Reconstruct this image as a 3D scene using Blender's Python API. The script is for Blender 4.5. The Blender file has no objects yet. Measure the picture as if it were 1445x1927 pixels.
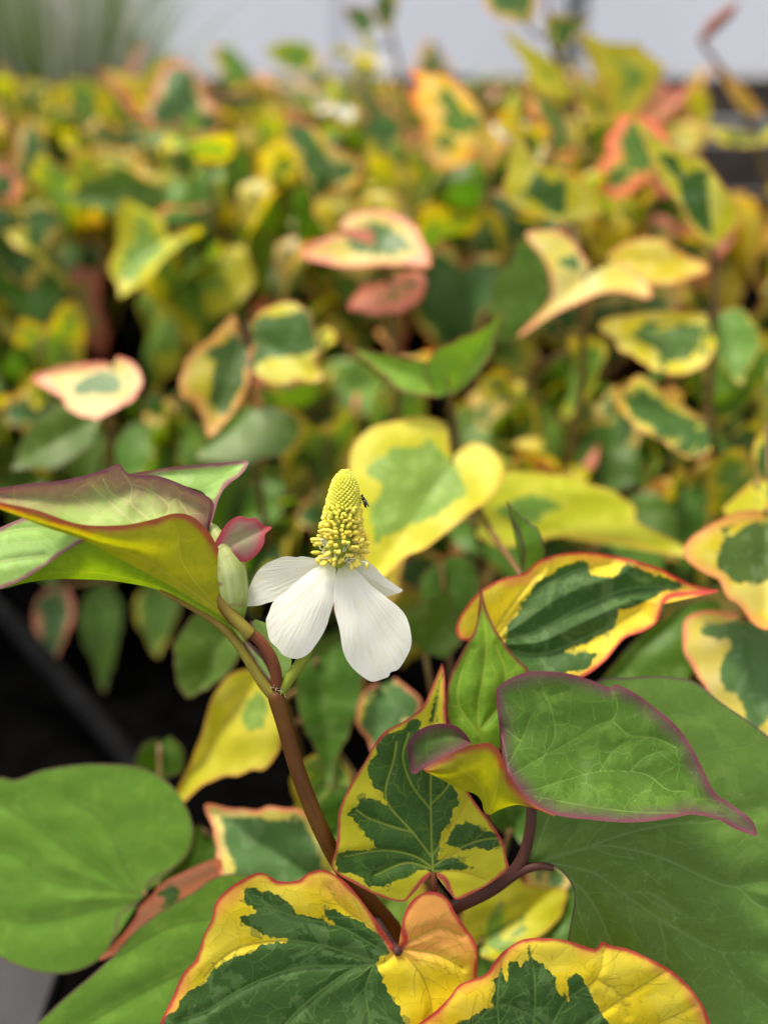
import bpy, math, random
import numpy as np
from mathutils import Vector, Matrix
R = math.radians
random.seed(7); rng = np.random.default_rng(7)
SC = bpy.context.scene
COL = SC.collection

# ------------------------------------------------------------------ camera
PITCH = R(35.0); CAMZ = 0.30; FPX = 26/36*1927; FOCUS = 0.161
cam = bpy.data.cameras.new('camera'); camo = bpy.data.objects.new('camera', cam); COL.objects.link(camo)
cam.sensor_fit = 'VERTICAL'; cam.sensor_height = 36; cam.lens = 26
cam.clip_start = 0.004; cam.clip_end = 400
camo.location = (0, 0, CAMZ); camo.rotation_euler = (R(90)-PITCH, 0, 0)
cam.dof.use_dof = True; cam.dof.focus_distance = FOCUS; cam.dof.aperture_fstop = 4.4
SC.camera = camo
# ------------------------------------------------------------------ sky and sun
SUN_EL, SUN_AZ = R(58), R(-38)          # azimuth from +Y towards +X
wd = bpy.data.worlds.new('World'); SC.world = wd; wd.use_nodes = True
wt = wd.node_tree; wt.nodes.clear()
sky = wt.nodes.new('ShaderNodeTexSky'); sky.sky_type = 'NISHITA'; sky.sun_disc = False
sky.sun_elevation = SUN_EL; sky.sun_rotation = SUN_AZ; sky.dust_density = 4.0; sky.air_density = 1.0
hs = wt.nodes.new('ShaderNodeHueSaturation'); hs.inputs['Saturation'].default_value = 0.12
bg = wt.nodes.new('ShaderNodeBackground'); bg.inputs['Strength'].default_value = 0.10
wo = wt.nodes.new('ShaderNodeOutputWorld')
wt.links.new(sky.outputs[0], hs.inputs['Color']); wt.links.new(hs.outputs[0], bg.inputs[0]); wt.links.new(bg.outputs[0], wo.inputs[0])
sl = bpy.data.lights.new('sun', 'SUN'); sl.energy = 1.5; sl.angle = R(12); sl.color = (1.0, 0.90, 0.70)
so = bpy.data.objects.new('sun', sl); COL.objects.link(so)
sd = Vector((math.sin(SUN_AZ)*math.cos(SUN_EL), math.cos(SUN_AZ)*math.cos(SUN_EL), math.sin(SUN_EL)))
so.rotation_euler = sd.to_track_quat('Z', 'Y').to_euler(); so.location = sd*20
vs = SC.view_settings; SC.display_settings.display_device = 'sRGB'
vs.view_transform = 'Standard'; vs.look = 'None'; vs.gamma = 1; vs.use_curve_mapping = False
vs.exposure = 1.6
SC.cycles.use_denoising = True
SC.cycles.max_bounces = 10; SC.cycles.transmission_bounces = 8; SC.cycles.diffuse_bounces = 6

# ------------------------------------------------------------------ geometry helpers
FW = np.array([0, math.cos(PITCH), -math.sin(PITCH)]); UP = np.array([0, math.sin(PITCH), math.cos(PITCH)]); RT = np.array([1.0, 0, 0])
CAMP = np.array([0, 0, CAMZ])
def W(px, py, d):
    px, py, d = np.broadcast_arrays(np.asarray(px, float), np.asarray(py, float), np.asarray(d, float))
    return CAMP + d[..., None]*FW + ((px-722.5)/FPX*d)[..., None]*RT - ((py-963.5)/FPX*d)[..., None]*UP
CM = 100*0.16/FPX                           # centimetres per photograph pixel at the flower

def spline(P, n, closed=False):
    """Catmull-Rom through the rows of P, n samples evenly spread by chord length."""
    P = np.asarray(P, float); m = len(P)
    Q = np.vstack([2*P[0]-P[1], P, 2*P[-1]-P[-2]])
    L = np.r_[0, np.cumsum(np.linalg.norm(np.diff(P[:, :2], axis=0), axis=1)+1e-9)]
    t = np.interp(np.linspace(0, L[-1], n), L, np.arange(m))
    i = np.minimum(t.astype(int), m-2); f = (t-i)[:, None]
    a, b, c, e = Q[i], Q[i+1], Q[i+2], Q[i+3]
    return 0.5*(2*b + (c-a)*f + (2*a-5*b+4*c-e)*f**2 + (3*b-a-3*c+e)*f**3)
def seg_dist(X, Y, pl, closed=False):
    pl = np.asarray(pl, float)[:, :2]
    if closed: pl = np.vstack([pl, pl[:1]])
    D = np.full(X.shape, 1e9)
    for (ax, ay), (bx, by) in zip(pl[:-1], pl[1:]):
        vx, vy = bx-ax, by-ay; L = vx*vx+vy*vy+1e-12
        t = np.clip(((X-ax)*vx+(Y-ay)*vy)/L, 0, 1)
        D = np.minimum(D, np.hypot(X-ax-t*vx, Y-ay-t*vy))
    return D
def inside(X, Y, pl):
    pl = np.asarray(pl, float); c = np.zeros(X.shape, bool); j = len(pl)-1
    for i in range(len(pl)):
        xi, yi = pl[i]; xj, yj = pl[j]
        c ^= ((yi > Y) != (yj > Y)) & (X < (xj-xi)*(Y-yi)/(yj-yi+1e-12)+xi)
        j = i
    return c
def sdf(X, Y, polys):
    out = np.full(X.shape, -1e9)
    for p in polys:
        d = seg_dist(X, Y, p, True); out = np.maximum(out, np.where(inside(X, Y, p), d, -d))
    return out

class Acc:
    """collects grid patches (and tubes) into one mesh with leaf attributes"""
    def __init__(s): s.V = []; s.F = []; s.A = {k: [] for k in ('lcx', 'lcy', 'ed', 'vr', 'vn', 'og')}; s.M = []; s.n = 0
    def grid(s, V, lcx=0, lcy=0, ed=5, vr=5, vn=5, mat=0, wrap=False, og=0):
        nu, nv = V.shape[:2]
        s.V.append(V.reshape(-1, 3))
        for k, a in zip(('lcx', 'lcy', 'ed', 'vr', 'vn', 'og'), (lcx, lcy, ed, vr, vn, og)):
            s.A[k].append(np.broadcast_to(np.asarray(a, float), (nu, nv)).reshape(-1))
        idx = np.arange(nu*nv).reshape(nu, nv)+s.n
        if wrap: idx = np.hstack([idx, idx[:, :1]])
        f = np.stack([idx[:-1, :-1], idx[:-1, 1:], idx[1:, 1:], idx[1:, :-1]], -1).reshape(-1, 4)
        s.F.append(f); s.M.append(np.full(len(f), mat)); s.n += nu*nv
    def tube(s, P, rad, sides=12, mat=0, cap=True):
        P = np.asarray(P, float); n = len(P); rad = np.broadcast_to(np.asarray(rad, float), (n,))
        T = np.gradient(P, axis=0); T /= np.linalg.norm(T, axis=1)[:, None]+1e-12
        ref = np.array([0.31, 0.9, 0.12]); N = ref - (T@ref)[:, None]*T; N /= np.linalg.norm(N, axis=1)[:, None]
        B = np.cross(T, N); a = np.linspace(0, 2*math.pi, sides, endpoint=False)
        V = P[:, None]+rad[:, None, None]*(np.cos(a)[None, :, None]*N[:, None]+np.sin(a)[None, :, None]*B[:, None])
        if cap: V = np.concatenate([np.repeat(P[:1, None], sides, 1), V, np.repeat(P[-1:, None], sides, 1)])
        L = np.r_[0, np.cumsum(np.linalg.norm(np.diff(P, axis=0), axis=1))]*100
        if cap: L = np.r_[L[0], L, L[-1]]
        s.grid(V, lcx=(a/6.2832)[None]*1.0, lcy=L[:, None], mat=mat, wrap=True)
    def build(s, name, mats, parent=None, origin=None, smooth=True):
        V = np.concatenate(s.V); F = np.concatenate(s.F); M = np.concatenate(s.M)
        o_ = np.zeros(3) if origin is None else np.asarray(origin, float)
        me = bpy.data.meshes.new(name)
        me.vertices.add(len(V)); me.vertices.foreach_set('co', (V-o_).ravel())
        me.loops.add(F.size); me.loops.foreach_set('vertex_index', F.ravel().astype(np.int32))
        me.polygons.add(len(F)); me.polygons.foreach_set('loop_start', np.arange(0, F.size, 4, dtype=np.int32))
        me.polygons.foreach_set('loop_total', np.full(len(F), 4, dtype=np.int32))
        me.polygons.foreach_set('material_index', M.astype(np.int32))
        me.polygons.foreach_set('use_smooth', np.full(len(F), smooth))
        for k, a in s.A.items():
            at = me.attributes.new(k, 'FLOAT', 'POINT'); at.data.foreach_set('value', np.concatenate(a))
        me.update(calc_edges=True); me.validate(clean_customdata=False)
        for m in (mats if isinstance(mats, (list, tuple)) else [mats]): me.materials.append(m)
        ob = bpy.data.objects.new(name, me); COL.objects.link(ob)
        if parent is not None: ob.parent = parent; ob.location = o_ - np.array(parent['_o'])
        else: ob.location = o_
        return ob
def empty(name, loc, label, cat, group=None):
    e = bpy.data.objects.new(name, None); COL.objects.link(e); e.location = loc; e.empty_display_size = 0.01
    e['_o'] = [float(v) for v in loc]; e['label'] = label; e['category'] = cat
    if group: e['group'] = group
    return e
def tag(o, label, cat=None, group=None, kind=None):
    o['label'] = label
    if cat: o['category'] = cat
    if group: o['group'] = group
    if kind: o['kind'] = kind
    return o
def sub(child, part):        # a part of a part: keep the world place (parents carry only translations)
    child.parent = part; return child

# ------------------------------------------------------------------ materials
class NT:
    def __init__(s, name):
        s.m = bpy.data.materials.new(name); s.m.use_nodes = True; s.t = s.m.node_tree; s.t.nodes.clear()
    def n(s, t, **kw):
        x = s.t.nodes.new(t)
        for k, v in kw.items(): setattr(x, k, v)
        return x
    def put(s, sock, v):
        if hasattr(v, 'is_output') or isinstance(v, bpy.types.NodeSocket): s.t.links.new(v, sock)
        elif isinstance(v, (tuple, list)) and len(v) == 3 and sock.type == 'RGBA': sock.default_value = (*v, 1)
        else: sock.default_value = v
    def attr(s, k): return s.n('ShaderNodeAttribute', attribute_name=k).outputs['Fac']
    def math(s, op, a, b=0.0, clamp=False):
        x = s.n('ShaderNodeMath', operation=op, use_clamp=clamp); s.put(x.inputs[0], a); s.put(x.inputs[1], b); return x.outputs[0]
    def mix(s, f, a, b, mode='MIX'):
        x = s.n('ShaderNodeMix', data_type='RGBA', blend_type=mode); s.put(x.inputs[0], f); s.put(x.inputs[6], a); s.put(x.inputs[7], b); return x.outputs[2]
    def step(s, v, lo, hi, a=0.0, b=1.0):
        x = s.n('ShaderNodeMapRange', interpolation_type='SMOOTHSTEP'); s.put(x.inputs[0], v)
        for i, q in zip((1, 2, 3, 4), (lo, hi, a, b)): s.put(x.inputs[i], q)
        return x.outputs[0]
    def vec(s, x, y, z=0.0):
        c = s.n('ShaderNodeCombineXYZ'); s.put(c.inputs[0], x); s.put(c.inputs[1], y); s.put(c.inputs[2], z); return c.outputs[0]
    def noise(s, v, scale, det=3.0, rough=0.55, dist=0.0):
        x = s.n('ShaderNodeTexNoise'); s.put(x.inputs['Vector'], v); s.put(x.inputs['Scale'], scale)
        s.put(x.inputs['Detail'], det); s.put(x.inputs['Roughness'], rough); s.put(x.inputs['Distortion'], dist); return x.outputs[0]
    def voro(s, v, scale, feature='DISTANCE_TO_EDGE', rnd=1.0):
        x = s.n('ShaderNodeTexVoronoi', feature=feature, voronoi_dimensions='2D'); s.put(x.inputs['Vector'], v); s.put(x.inputs['Scale'], scale)
        s.put(x.inputs['Randomness'], rnd); return x.outputs['Distance']
    def vadd(s, a, b):
        x = s.n('ShaderNodeVectorMath', operation='ADD'); s.put(x.inputs[0], a); s.put(x.inputs[1], b); return x.outputs[0]
    def bump(s, h, strength, dist):
        x = s.n('ShaderNodeBump'); s.put(x.inputs['Height'], h); x.inputs['Strength'].default_value = strength; x.inputs['Distance'].default_value = dist; return x.outputs[0]
    def out(s, sh):
        o = s.n('ShaderNodeOutputMaterial'); s.t.links.new(sh, o.inputs[0]); return s.m
    def pbr(s, col, rough=0.5, spec=0.4, normal=None, metal=0.0):
        p = s.n('ShaderNodeBsdfPrincipled'); s.put(p.inputs['Base Color'], col); s.put(p.inputs['Roughness'], rough)
        p.inputs['Specular IOR Level'].default_value = spec; p.inputs['Metallic'].default_value = metal
        if normal is not None: s.put(p.inputs['Normal'], normal)
        return p.outputs[0]
    def thin(s, col, tcol, tr, rough, spec, normal=None):
        p = s.pbr(col, rough, spec, normal); t = s.n('ShaderNodeBsdfTranslucent'); s.put(t.inputs[0], tcol)
        if normal is not None: s.put(t.inputs['Normal'], normal)
        x = s.n('ShaderNodeMixShader'); x.inputs[0].default_value = tr
        s.t.links.new(p, x.inputs[1]); s.t.links.new(t.outputs[0], x.inputs[2]); return x.outputs[0]

def leaf_mat(name, g1=(.038, .090, .020), g2=(.075, .15, .045), y1=(.72, .52, .02), y2=(.80, .62, .10), pk=(.72, .20, .12),
             edge=(.45, .035, .045), edge_w=.05, pink_w=.25, pink_amt=.5, jag=.35, shift=0.0, vg=(.12, .22, .05), vy=(.45, .33, .02),
             purple=None, purple_w=.4, trans=.34, rough=.5, rnd=False, rshift=.5, net=2.3, netw=.04, netamt=.42, veinw=.022, prim=.8, spec=.24, polar=2.6):
    N = NT(name)
    x, y, ed, vr, vn = (N.attr(k) for k in ('lcx', 'lcy', 'ed', 'vr', 'vn'))
    lc = N.vec(x, y)
    if rnd:
        oi = N.n('ShaderNodeObjectInfo').outputs['Random']
        r2 = N.math('FRACT', N.math('MULTIPLY', oi, 37.7)); r3 = N.math('FRACT', N.math('MULTIPLY', oi, 91.3))
        pc = N.vadd(lc, N.vec(N.math('MULTIPLY', oi, 61.0), N.math('MULTIPLY', r2, 43.0)))
    else:
        oi = r2 = r3 = 0.5; pc = lc
    # variegation: jagged steps between green heart and yellow border
    a = N.noise(pc, 1.6, 4, .65); b = N.voro(pc, 3.2, 'F1')
    v = N.math('ADD', vr, N.math('MULTIPLY', N.math('SUBTRACT', a, .5), jag*2))
    v = N.math('ADD', v, N.math('MULTIPLY', N.math('SUBTRACT', b, .35), jag*.5))
    if rnd:
        xx, yy = N.math('SUBTRACT', x, 10.0), N.math('SUBTRACT', y, 10.0)
        an = N.math('ARCTAN2', xx, yy); rr = N.math('SQRT', N.math('ADD', N.math('MULTIPLY', xx, xx), N.math('MULTIPLY', yy, yy)))
        pol = N.noise(N.vec(N.math('ADD', N.math('MULTIPLY', an, 1.5), N.math('MULTIPLY', oi, 50.0)), N.math('MULTIPLY', rr, .28), N.math('MULTIPLY', r2, 20.0)), 1.6, 3, .6)
        v = N.math('ADD', N.math('MULTIPLY', v, .75), N.math('MULTIPLY', N.math('SUBTRACT', pol, .5), polar))
        v = N.math('ADD', v, N.math('MULTIPLY', N.math('SUBTRACT', r2, .5), rshift*2))
    else:
        f1 = N.voro(pc, 8.0, 'F1'); v = N.math('ADD', v, N.math('MULTIPLY', N.math('SUBTRACT', f1, .4), .055))
    v = N.math('ADD', v, shift)
    green = N.step(v, -.012, .02)
    mid = N.step(N.math('ADD', v, N.math('MULTIPLY', N.math('SUBTRACT', N.noise(N.vadd(pc, (5, 8, 0)), 2.4, 4, .65), .53), 1.3)), -.01, .03)
    gm = N.step(N.noise(N.vadd(pc, (9, 3, 0)), 1.5, 4, .62, .6), .545, .575)
    gcol = N.mix(gm, g1, g2)
    gcol = N.mix(N.math('MULTIPLY', N.noise(pc, 7, 3), .35), gcol, tuple(min(1, c*1.7) for c in g1))
    ym = N.noise(N.vadd(pc, (2, 17, 0)), .8, 2)
    ycol = N.mix(N.step(ym, .4, .62), y1, y2)
    pe = N.math('ADD', ed, N.math('MULTIPLY', N.math('SUBTRACT', ym, .5), pink_w*3))
    if rnd: pe = N.math('ADD', pe, N.math('MULTIPLY', N.math('SUBTRACT', r3, .55), pink_w*3))
    ycol = N.mix(N.math('MULTIPLY', N.step(pe, pink_w, -.05), pink_amt), ycol, pk)
    if not rnd: ycol = N.mix(N.step(N.math('ADD', N.attr('og'), N.math('MULTIPLY', N.math('SUBTRACT', N.noise(pc, 1.4, 4), .5), .5)), .15, .85), ycol, (.80, .36, .085))
    ycol = N.mix(N.math('MULTIPLY', mid, .55), ycol, g2)
    col = N.mix(green, ycol, gcol)
    vcol = N.mix(green, vy, vg)
    # vein network: the traced main veins and a mesh of smaller ones
    wob = N.n('ShaderNodeTexNoise'); N.put(wob.inputs['Vector'], pc); wob.inputs['Scale'].default_value = 2.5
    wv = N.n('ShaderNodeVectorMath', operation='SCALE'); N.put(wv.inputs[0], wob.outputs['Color']); wv.inputs['Scale'].default_value = .30
    pw = N.vadd(pc, wv.outputs[0])
    if rnd: e1 = 0.3; nv = 0.0
    else:
        e1 = N.voro(pw, net); e2 = N.voro(pw, net*2.7)
        n1 = N.step(e1, netw, .0); n2 = N.step(e2, netw*1.2, .0)
        fade = N.step(N.noise(pc, 1.3, 2), .32, .62, .25, 1.0)
        nv = N.math('MULTIPLY', N.math('MAXIMUM', N.math('MULTIPLY', n1, netamt), N.math('MULTIPLY', n2, netamt*.3)), fade)
    pv = N.math('MULTIPLY', N.step(vn, veinw*1.7, veinw*.4), prim)
    allv = N.math('MAXIMUM', nv, pv)
    col = N.mix(allv, col, vcol)
    if purple is not None:
        pn = N.math('ADD', ed, N.math('MULTIPLY', N.math('SUBTRACT', N.noise(pc, 2.2, 3), .5), purple_w*.9))
        pf = N.math('MULTIPLY', N.step(pn, purple_w, 0.02), N.math('SUBTRACT', 1.0, N.math('MULTIPLY', allv, .6)))
        col = N.mix(N.math('MULTIPLY', pf, .85), col, purple)
    ef = N.step(N.math('ADD', ed, N.math('MULTIPLY', N.math('SUBTRACT', N.noise(pc, 2.6, 3), .5), edge_w*2.2)), edge_w*2.1, edge_w*.35)
    col = N.mix(N.math('MULTIPLY', ef, .9), col, edge)
    # small freckles, dust and wear
    if not rnd:
        dv = N.n('ShaderNodeTexVoronoi', voronoi_dimensions='2D'); N.put(dv.inputs['Vector'], pc); dv.inputs['Scale'].default_value = 2.4
        sepc = N.n('ShaderNodeSeparateColor'); N.t.links.new(dv.outputs['Color'], sepc.inputs[0])
        dust = N.math('MULTIPLY', N.step(dv.outputs['Distance'], .035, .012), N.step(sepc.outputs[0], .82, .84))
        col = N.mix(N.math('MULTIPLY', dust, .35), col, (.62, .64, .55))
        col = N.mix(N.math('MULTIPLY', N.step(N.noise(pc, 40, 2, .6), .45, .75), .12), col, N.mix(.5, col, (.55, .60, .30)))
    sp = N.step(N.noise(pc, 14, 2, .5), .70, .78)
    col = N.mix(N.math('MULTIPLY', sp, .25), col, (.25, .17, .06))
    hsv = N.n('ShaderNodeHueSaturation'); N.put(hsv.inputs['Color'], col)
    N.put(hsv.inputs['Value'], N.math('ADD', .84, N.math('MULTIPLY', N.noise(pc, 2.0, 4), .3)) if not rnd else N.math('ADD', .72, N.math('ADD', N.math('MULTIPLY', r3, .3), N.math('MULTIPLY', N.noise(pc, 2.0, 4), .25))))
    if rnd: N.put(hsv.inputs['Hue'], N.math('ADD', .485, N.math('MULTIPLY', r2, .03)))
    col = hsv.outputs[0]
    h = N.math('SUBTRACT', N.math('MULTIPLY', N.noise(pc, 22, 3), .35), N.math('MULTIPLY', allv, 1.0))
    if not rnd: h = N.math('ADD', h, N.math('MULTIPLY', N.step(e1, 0, .35), .7))
    nrm = None if rnd else N.bump(h, .32, .00016)
    tc = N.n('ShaderNodeHueSaturation'); N.put(tc.inputs['Color'], col); tc.inputs['Saturation'].default_value = 1.15; tc.inputs['Value'].default_value = 1.5; tc.inputs['Hue'].default_value = .49
    rg = N.math('ADD', rough, N.math('MULTIPLY', N.noise(pc, 6, 3), .16))
    return N.out(N.thin(col, tc.outputs[0], trans, rg, spec, nrm))

def stem_mat(name, c1, c2, c3):
    N = NT(name); x, y = N.attr('lcx'), N.attr('lcy')
    tc = N.n('ShaderNodeTexCoord').outputs['Object']
    st = N.noise(N.vec(N.math('MULTIPLY', x, 9), N.math('MULTIPLY', y, 1.2)), 1.0, 4)
    big = N.noise(tc, 60, 3)
    col = N.mix(N.step(big, .38, .62), c1, c2); col = N.mix(N.step(st, .45, .85), col, c3); sd2 = N.math('SINE', N.math('ADD', N.math('MULTIPLY', x, 6.2832), 1.2)); col = N.mix(N.math('MULTIPLY', N.step(sd2, .2, 1.0), .7), col, c3)
    gr_ = N.noise(tc, 2500, 2); col = N.mix(N.math('MULTIPLY', gr_, .3), col, tuple(c*1.6 for c in c1))
    return N.out(N.pbr(col, .5, .22, N.bump(st, .3, .0002)))

def plain_mat(name, c1, c2, scale=40, rough=.6, bump=.3, bd=.001, spec=.3, metal=0.0):
    N = NT(name); tc = N.n('ShaderNodeTexCoord').outputs['Object']
    a = N.noise(tc, scale, 5, .6); b = N.noise(tc, scale*6, 3)
    col = N.mix(N.step(a, .35, .68), c1, c2)
    return N.out(N.pbr(col, N.math('ADD', rough-.1, N.math('MULTIPLY', b, .2)), spec, N.bump(b, bump, bd), metal))

M = {}
YEL, LIME = (.76, .54, .012), (.42, .46, .02)
M['var'] = leaf_mat('variegated_leaf', g1=(.034, .088, .014), g2=(.085, .155, .045), netamt=.5, jag=.15, y1=(.80, .60, .010), y2=(.83, .66, .05), pk=(.82, .26, .10), pink_w=.34, pink_amt=.7, edge=(.50, .03, .045), edge_w=.055, trans=.34)
M['var_back'] = leaf_mat('variegated_leaf_backlit_shade', jag=.10, g1=(.024, .070, .008), g2=(.040, .10, .012), y1=(.42, .40, .010), y2=(.50, .46, .02), pk=(.6, .25, .07), pink_w=.10, pink_amt=.5, edge=(.36, .03, .045), edge_w=.045, vg=(.20, .26, .03), trans=.36)  # darker copy of the variegated colours; backlit shade is painted in
M['green'] = leaf_mat('plain_green_leaf', jag=.1, g1=(.10, .215, .018), g2=(.13, .25, .026), edge=(.14, .05, .06), edge_w=.03, vg=(.075, .155, .014), net=1.3, netamt=.35, trans=.28, rough=.38, veinw=.03)
M['green_big'] = leaf_mat('large_green_leaf', jag=.1, g1=(.082, .16, .022), g2=(.105, .19, .030), edge=(.10, .05, .06), edge_w=.035, vg=(.15, .25, .07), net=1.1, netamt=.4, netw=.03, trans=.25, rough=.42, veinw=.022)
M['bright'] = leaf_mat('young_green_leaf', jag=.1, g1=(.14, .28, .018), g2=(.19, .34, .025), edge=(.22, .03, .04), edge_w=.05, vg=(.30, .42, .05), net=2.0, netamt=.55, trans=.40)
M['bowl'] = leaf_mat('purple_edged_leaf', jag=.1, g1=(.052, .118, .009), g2=(.078, .16, .016), edge=(.15, .035, .06), edge_w=.06, purple=(.095, .045, .055), purple_w=.42, vg=(.18, .31, .06), veinw=.014, prim=.6, net=1.9, netamt=.36, trans=.28)
M['pale'] = leaf_mat('pale_purple_tinted_leaf', jag=.1, g1=(.25, .36, .08), g2=(.31, .40, .11), edge=(.20, .06, .09), edge_w=.06, purple=(.25, .095, .095), purple_w=1.0, vg=(.42, .42, .15), net=1.5, netamt=.6, trans=.25)
M['palegreen'] = leaf_mat('pale_green_leaf', jag=.1, g1=(.24, .40, .09), g2=(.29, .44, .14), edge=(.22, .08, .10), edge_w=.05, purple=(.33, .17, .17), purple_w=.14, vg=(.36, .46, .14), net=1.1, netamt=.5, trans=.25)
M['under'] = leaf_mat('leaf_underside_olive', jag=.1, g1=(.30, .31, .006), g2=(.36, .36, .008), edge=(.32, .08, .05), edge_w=.09, purple=(.36, .19, .02), purple_w=.28, vg=(.42, .40, .04), net=1.6, netamt=.4, trans=.5)
M['underg'] = leaf_mat('leaf_underside_green', jag=.1, g1=(.16, .27, .008), g2=(.19, .31, .012), edge=(.14, .06, .04), edge_w=.03, vg=(.26, .36, .03), net=1.4, netamt=.35, trans=.5)
M['tiny'] = leaf_mat('purple_young_leaf', jag=.1, g1=(.24, .22, .12), g2=(.30, .22, .16), edge=(.40, .05, .07), edge_w=.09, purple=(.32, .12, .14), purple_w=.45, vg=(.3, .25, .14), netamt=.25, trans=.3)
# the rows behind
bk = dict(rnd=True, trans=.34, rough=.36, netamt=.3, prim=.5)
for pre, rs in (('b_', .5), ('p_', .06)):
    M[pre+'yel'] = leaf_mat('row_leaf_yellow', g1=(.060, .120, .020), g2=(.12, .195, .075), y1=(.56, .49, .012), y2=(.66, .60, .12), pk=(.78, .34, .12), pink_w=.20, pink_amt=.5, edge=(.62, .22, .08), edge_w=.045, jag=.4 if pre == 'b_' else .15, rshift=rs, shift=-.12 if pre == 'b_' else 0, polar=2.6 if pre == 'b_' else .9, **bk)
    M[pre+'pink'] = leaf_mat('row_leaf_pink', g1=(.085, .165, .05), g2=(.14, .225, .095), y1=(.62, .50, .10), y2=(.66, .54, .20), pk=(.84, .31, .23), pink_w=.42, pink_amt=.85, edge=(.78, .22, .14), edge_w=.08, jag=.35 if pre == 'b_' else .12, rshift=rs, polar=2.0 if pre == 'b_' else .8, **bk)
    M[pre+'green'] = leaf_mat('row_leaf_green', g1=(.072, .15, .016), g2=(.125, .215, .045), shift=2.0, edge=(.2, .10, .05), edge_w=.03, jag=.4, rshift=rs, polar=2.0 if pre == 'b_' else .8, **bk)
    M[pre+'lime'] = leaf_mat('row_leaf_lime', g1=(.15, .26, .04), g2=(.22, .34, .07), y1=(.46, .46, .015), y2=(.56, .54, .05), pk=(.66, .42, .08), pink_amt=.4, edge=(.55, .32, .05), jag=.4 if pre == 'b_' else .15, rshift=rs, polar=2.0 if pre == 'b_' else .8, **bk)
M['stem'] = stem_mat('stem_brown', (.095, .033, .005), (.125, .052, .006), (.065, .015, .006))
M['petiole'] = stem_mat('petiole_dark_red', (.060, .022, .020), (.085, .035, .026), (.05, .016, .016))
M['petgreen'] = stem_mat('petiole_green_brown', (.20, .17, .02), (.17, .10, .018), (.14, .06, .018))
M['redpet'] = stem_mat('petiole_red', (.115, .030, .010), (.085, .020, .009), (.15, .060, .014))
M['stalk'] = stem_mat('flower_stalk_green', (.16, .20, .015), (.20, .23, .02), (.14, .16, .015))
M['bstem'] = stem_mat('row_stem', (.13, .07, .03), (.16, .12, .03), (.12, .04, .025))
M['core'] = plain_mat('spike_core', (.30, .34, .03), (.22, .30, .03), 600, .6)
M['bead'] = plain_mat('spike_buds', (.76, .71, .09), (.68, .67, .07), 900, .5, bd=.0001)
M['anther'] = plain_mat('anthers', (.74, .62, .06), (.82, .68, .14), 900, .6, bd=.0001)
M['filament'] = plain_mat('filaments', (.80, .78, .50), (.85, .84, .66), 900, .5, bd=.0001)
def petal_mat():
    N = NT('white_bract'); x, y, ed = N.attr('lcx'), N.attr('lcy'), N.attr('ed')
    st = N.noise(N.vec(N.math('MULTIPLY', x, 9), N.math('MULTIPLY', y, .5)), 3.0, 3); f = N.noise(N.vec(x, y), 9, 4)
    c = N.mix(N.step(st, .42, .68), (.94, .92, .85), (.86, .85, .70))
    c = N.mix(N.step(y, .55, .0), c, (.68, .72, .36))
    c = N.mix(N.step(f, .66, .8), c, (.88, .85, .79))
    h = N.math('ADD', st, N.math('MULTIPLY', f, .25))
    return N.out(N.thin(c, (.88, .86, .66), .36, .55, .25, N.bump(h, .65, .00026)))
M['petal'] = petal_mat()
def bud_mat():
    N = NT('bud_sheath'); x, y = N.attr('lcx'), N.attr('lcy'); st = N.noise(N.vec(N.math('MULTIPLY', x, 14), N.math('MULTIPLY', y, .8)), 1.5, 3)
    c = N.mix(N.step(st, .4, .65), (.42, .50, .14), (.55, .60, .26)); c = N.mix(N.step(N.noise(N.vec(x, y), 3.2, 2), .56, .68), c, (.36, .20, .13))
    c = N.mix(N.step(y, .7, .15), c, (.22, .36, .03))
    return N.out(N.thin(c, (.5, .6, .15), .3, .45, .35, N.bump(st, .4, .0003)))
M['bud'] = bud_mat()
M['fly'] = plain_mat('insect_black', (.012, .012, .012), (.03, .028, .025), 900, .4)
M['wing'] = plain_mat('insect_wing', (.10, .10, .10), (.16, .15, .14), 900, .3)
M['pot'] = plain_mat('black_plastic', (.004, .004, .004), (.008, .008, .008), 60, .6, spec=.06)
M['soil'] = plain_mat('potting_soil', (.006, .004, .003), (.016, .011, .007), 260, .95, .9, .004, .1)
M['bench'] = plain_mat('bench_mat', (.0012, .0012, .0012), (.0025, .0025, .0025), 70, .95, .5, .002, .0)  # matting taken down to near-black: the gap's deep shade is in the colour
M['pipe'] = plain_mat('grey_pipe', (.006, .006, .0065), (.010, .010, .011), 80, .95, spec=.03)
M['rail'] = plain_mat('grey_metal', (.030, .029, .032), (.042, .040, .044), 30, .8)
M['post'] = plain_mat('galvanised_post', (.20, .22, .22), (.27, .29, .29), 25, .5, .2, .001, .4)
M['plank'] = plain_mat('weathered_plank', (.055, .043, .035), (.10, .082, .065), 9, .85, .5, .004)
M['plank2'] = plain_mat('pale_trim', (.20, .22, .19), (.26, .27, .24), 9, .7, .3, .003)
M['floor'] = plain_mat('concrete_floor', (.16, .16, .165), (.24, .24, .24), 5, .9, .5, .004)
N = NT('wall_film'); tc = N.n('ShaderNodeTexCoord').outputs['Object']
wc = N.mix(N.noise(tc, 1.3, 3), (.74, .75, .80), (.80, .80, .82)); M['film'] = N.out(N.thin(wc, (.8, .82, .88), .45, .45, .3))
M['grass'] = plain_mat('grass_blade', (.16, .27, .07), (.30, .40, .15), 20, .5)
M['plume'] = plain_mat('grass_plume', (.66, .63, .56), (.78, .76, .70), 20, .7)

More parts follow.
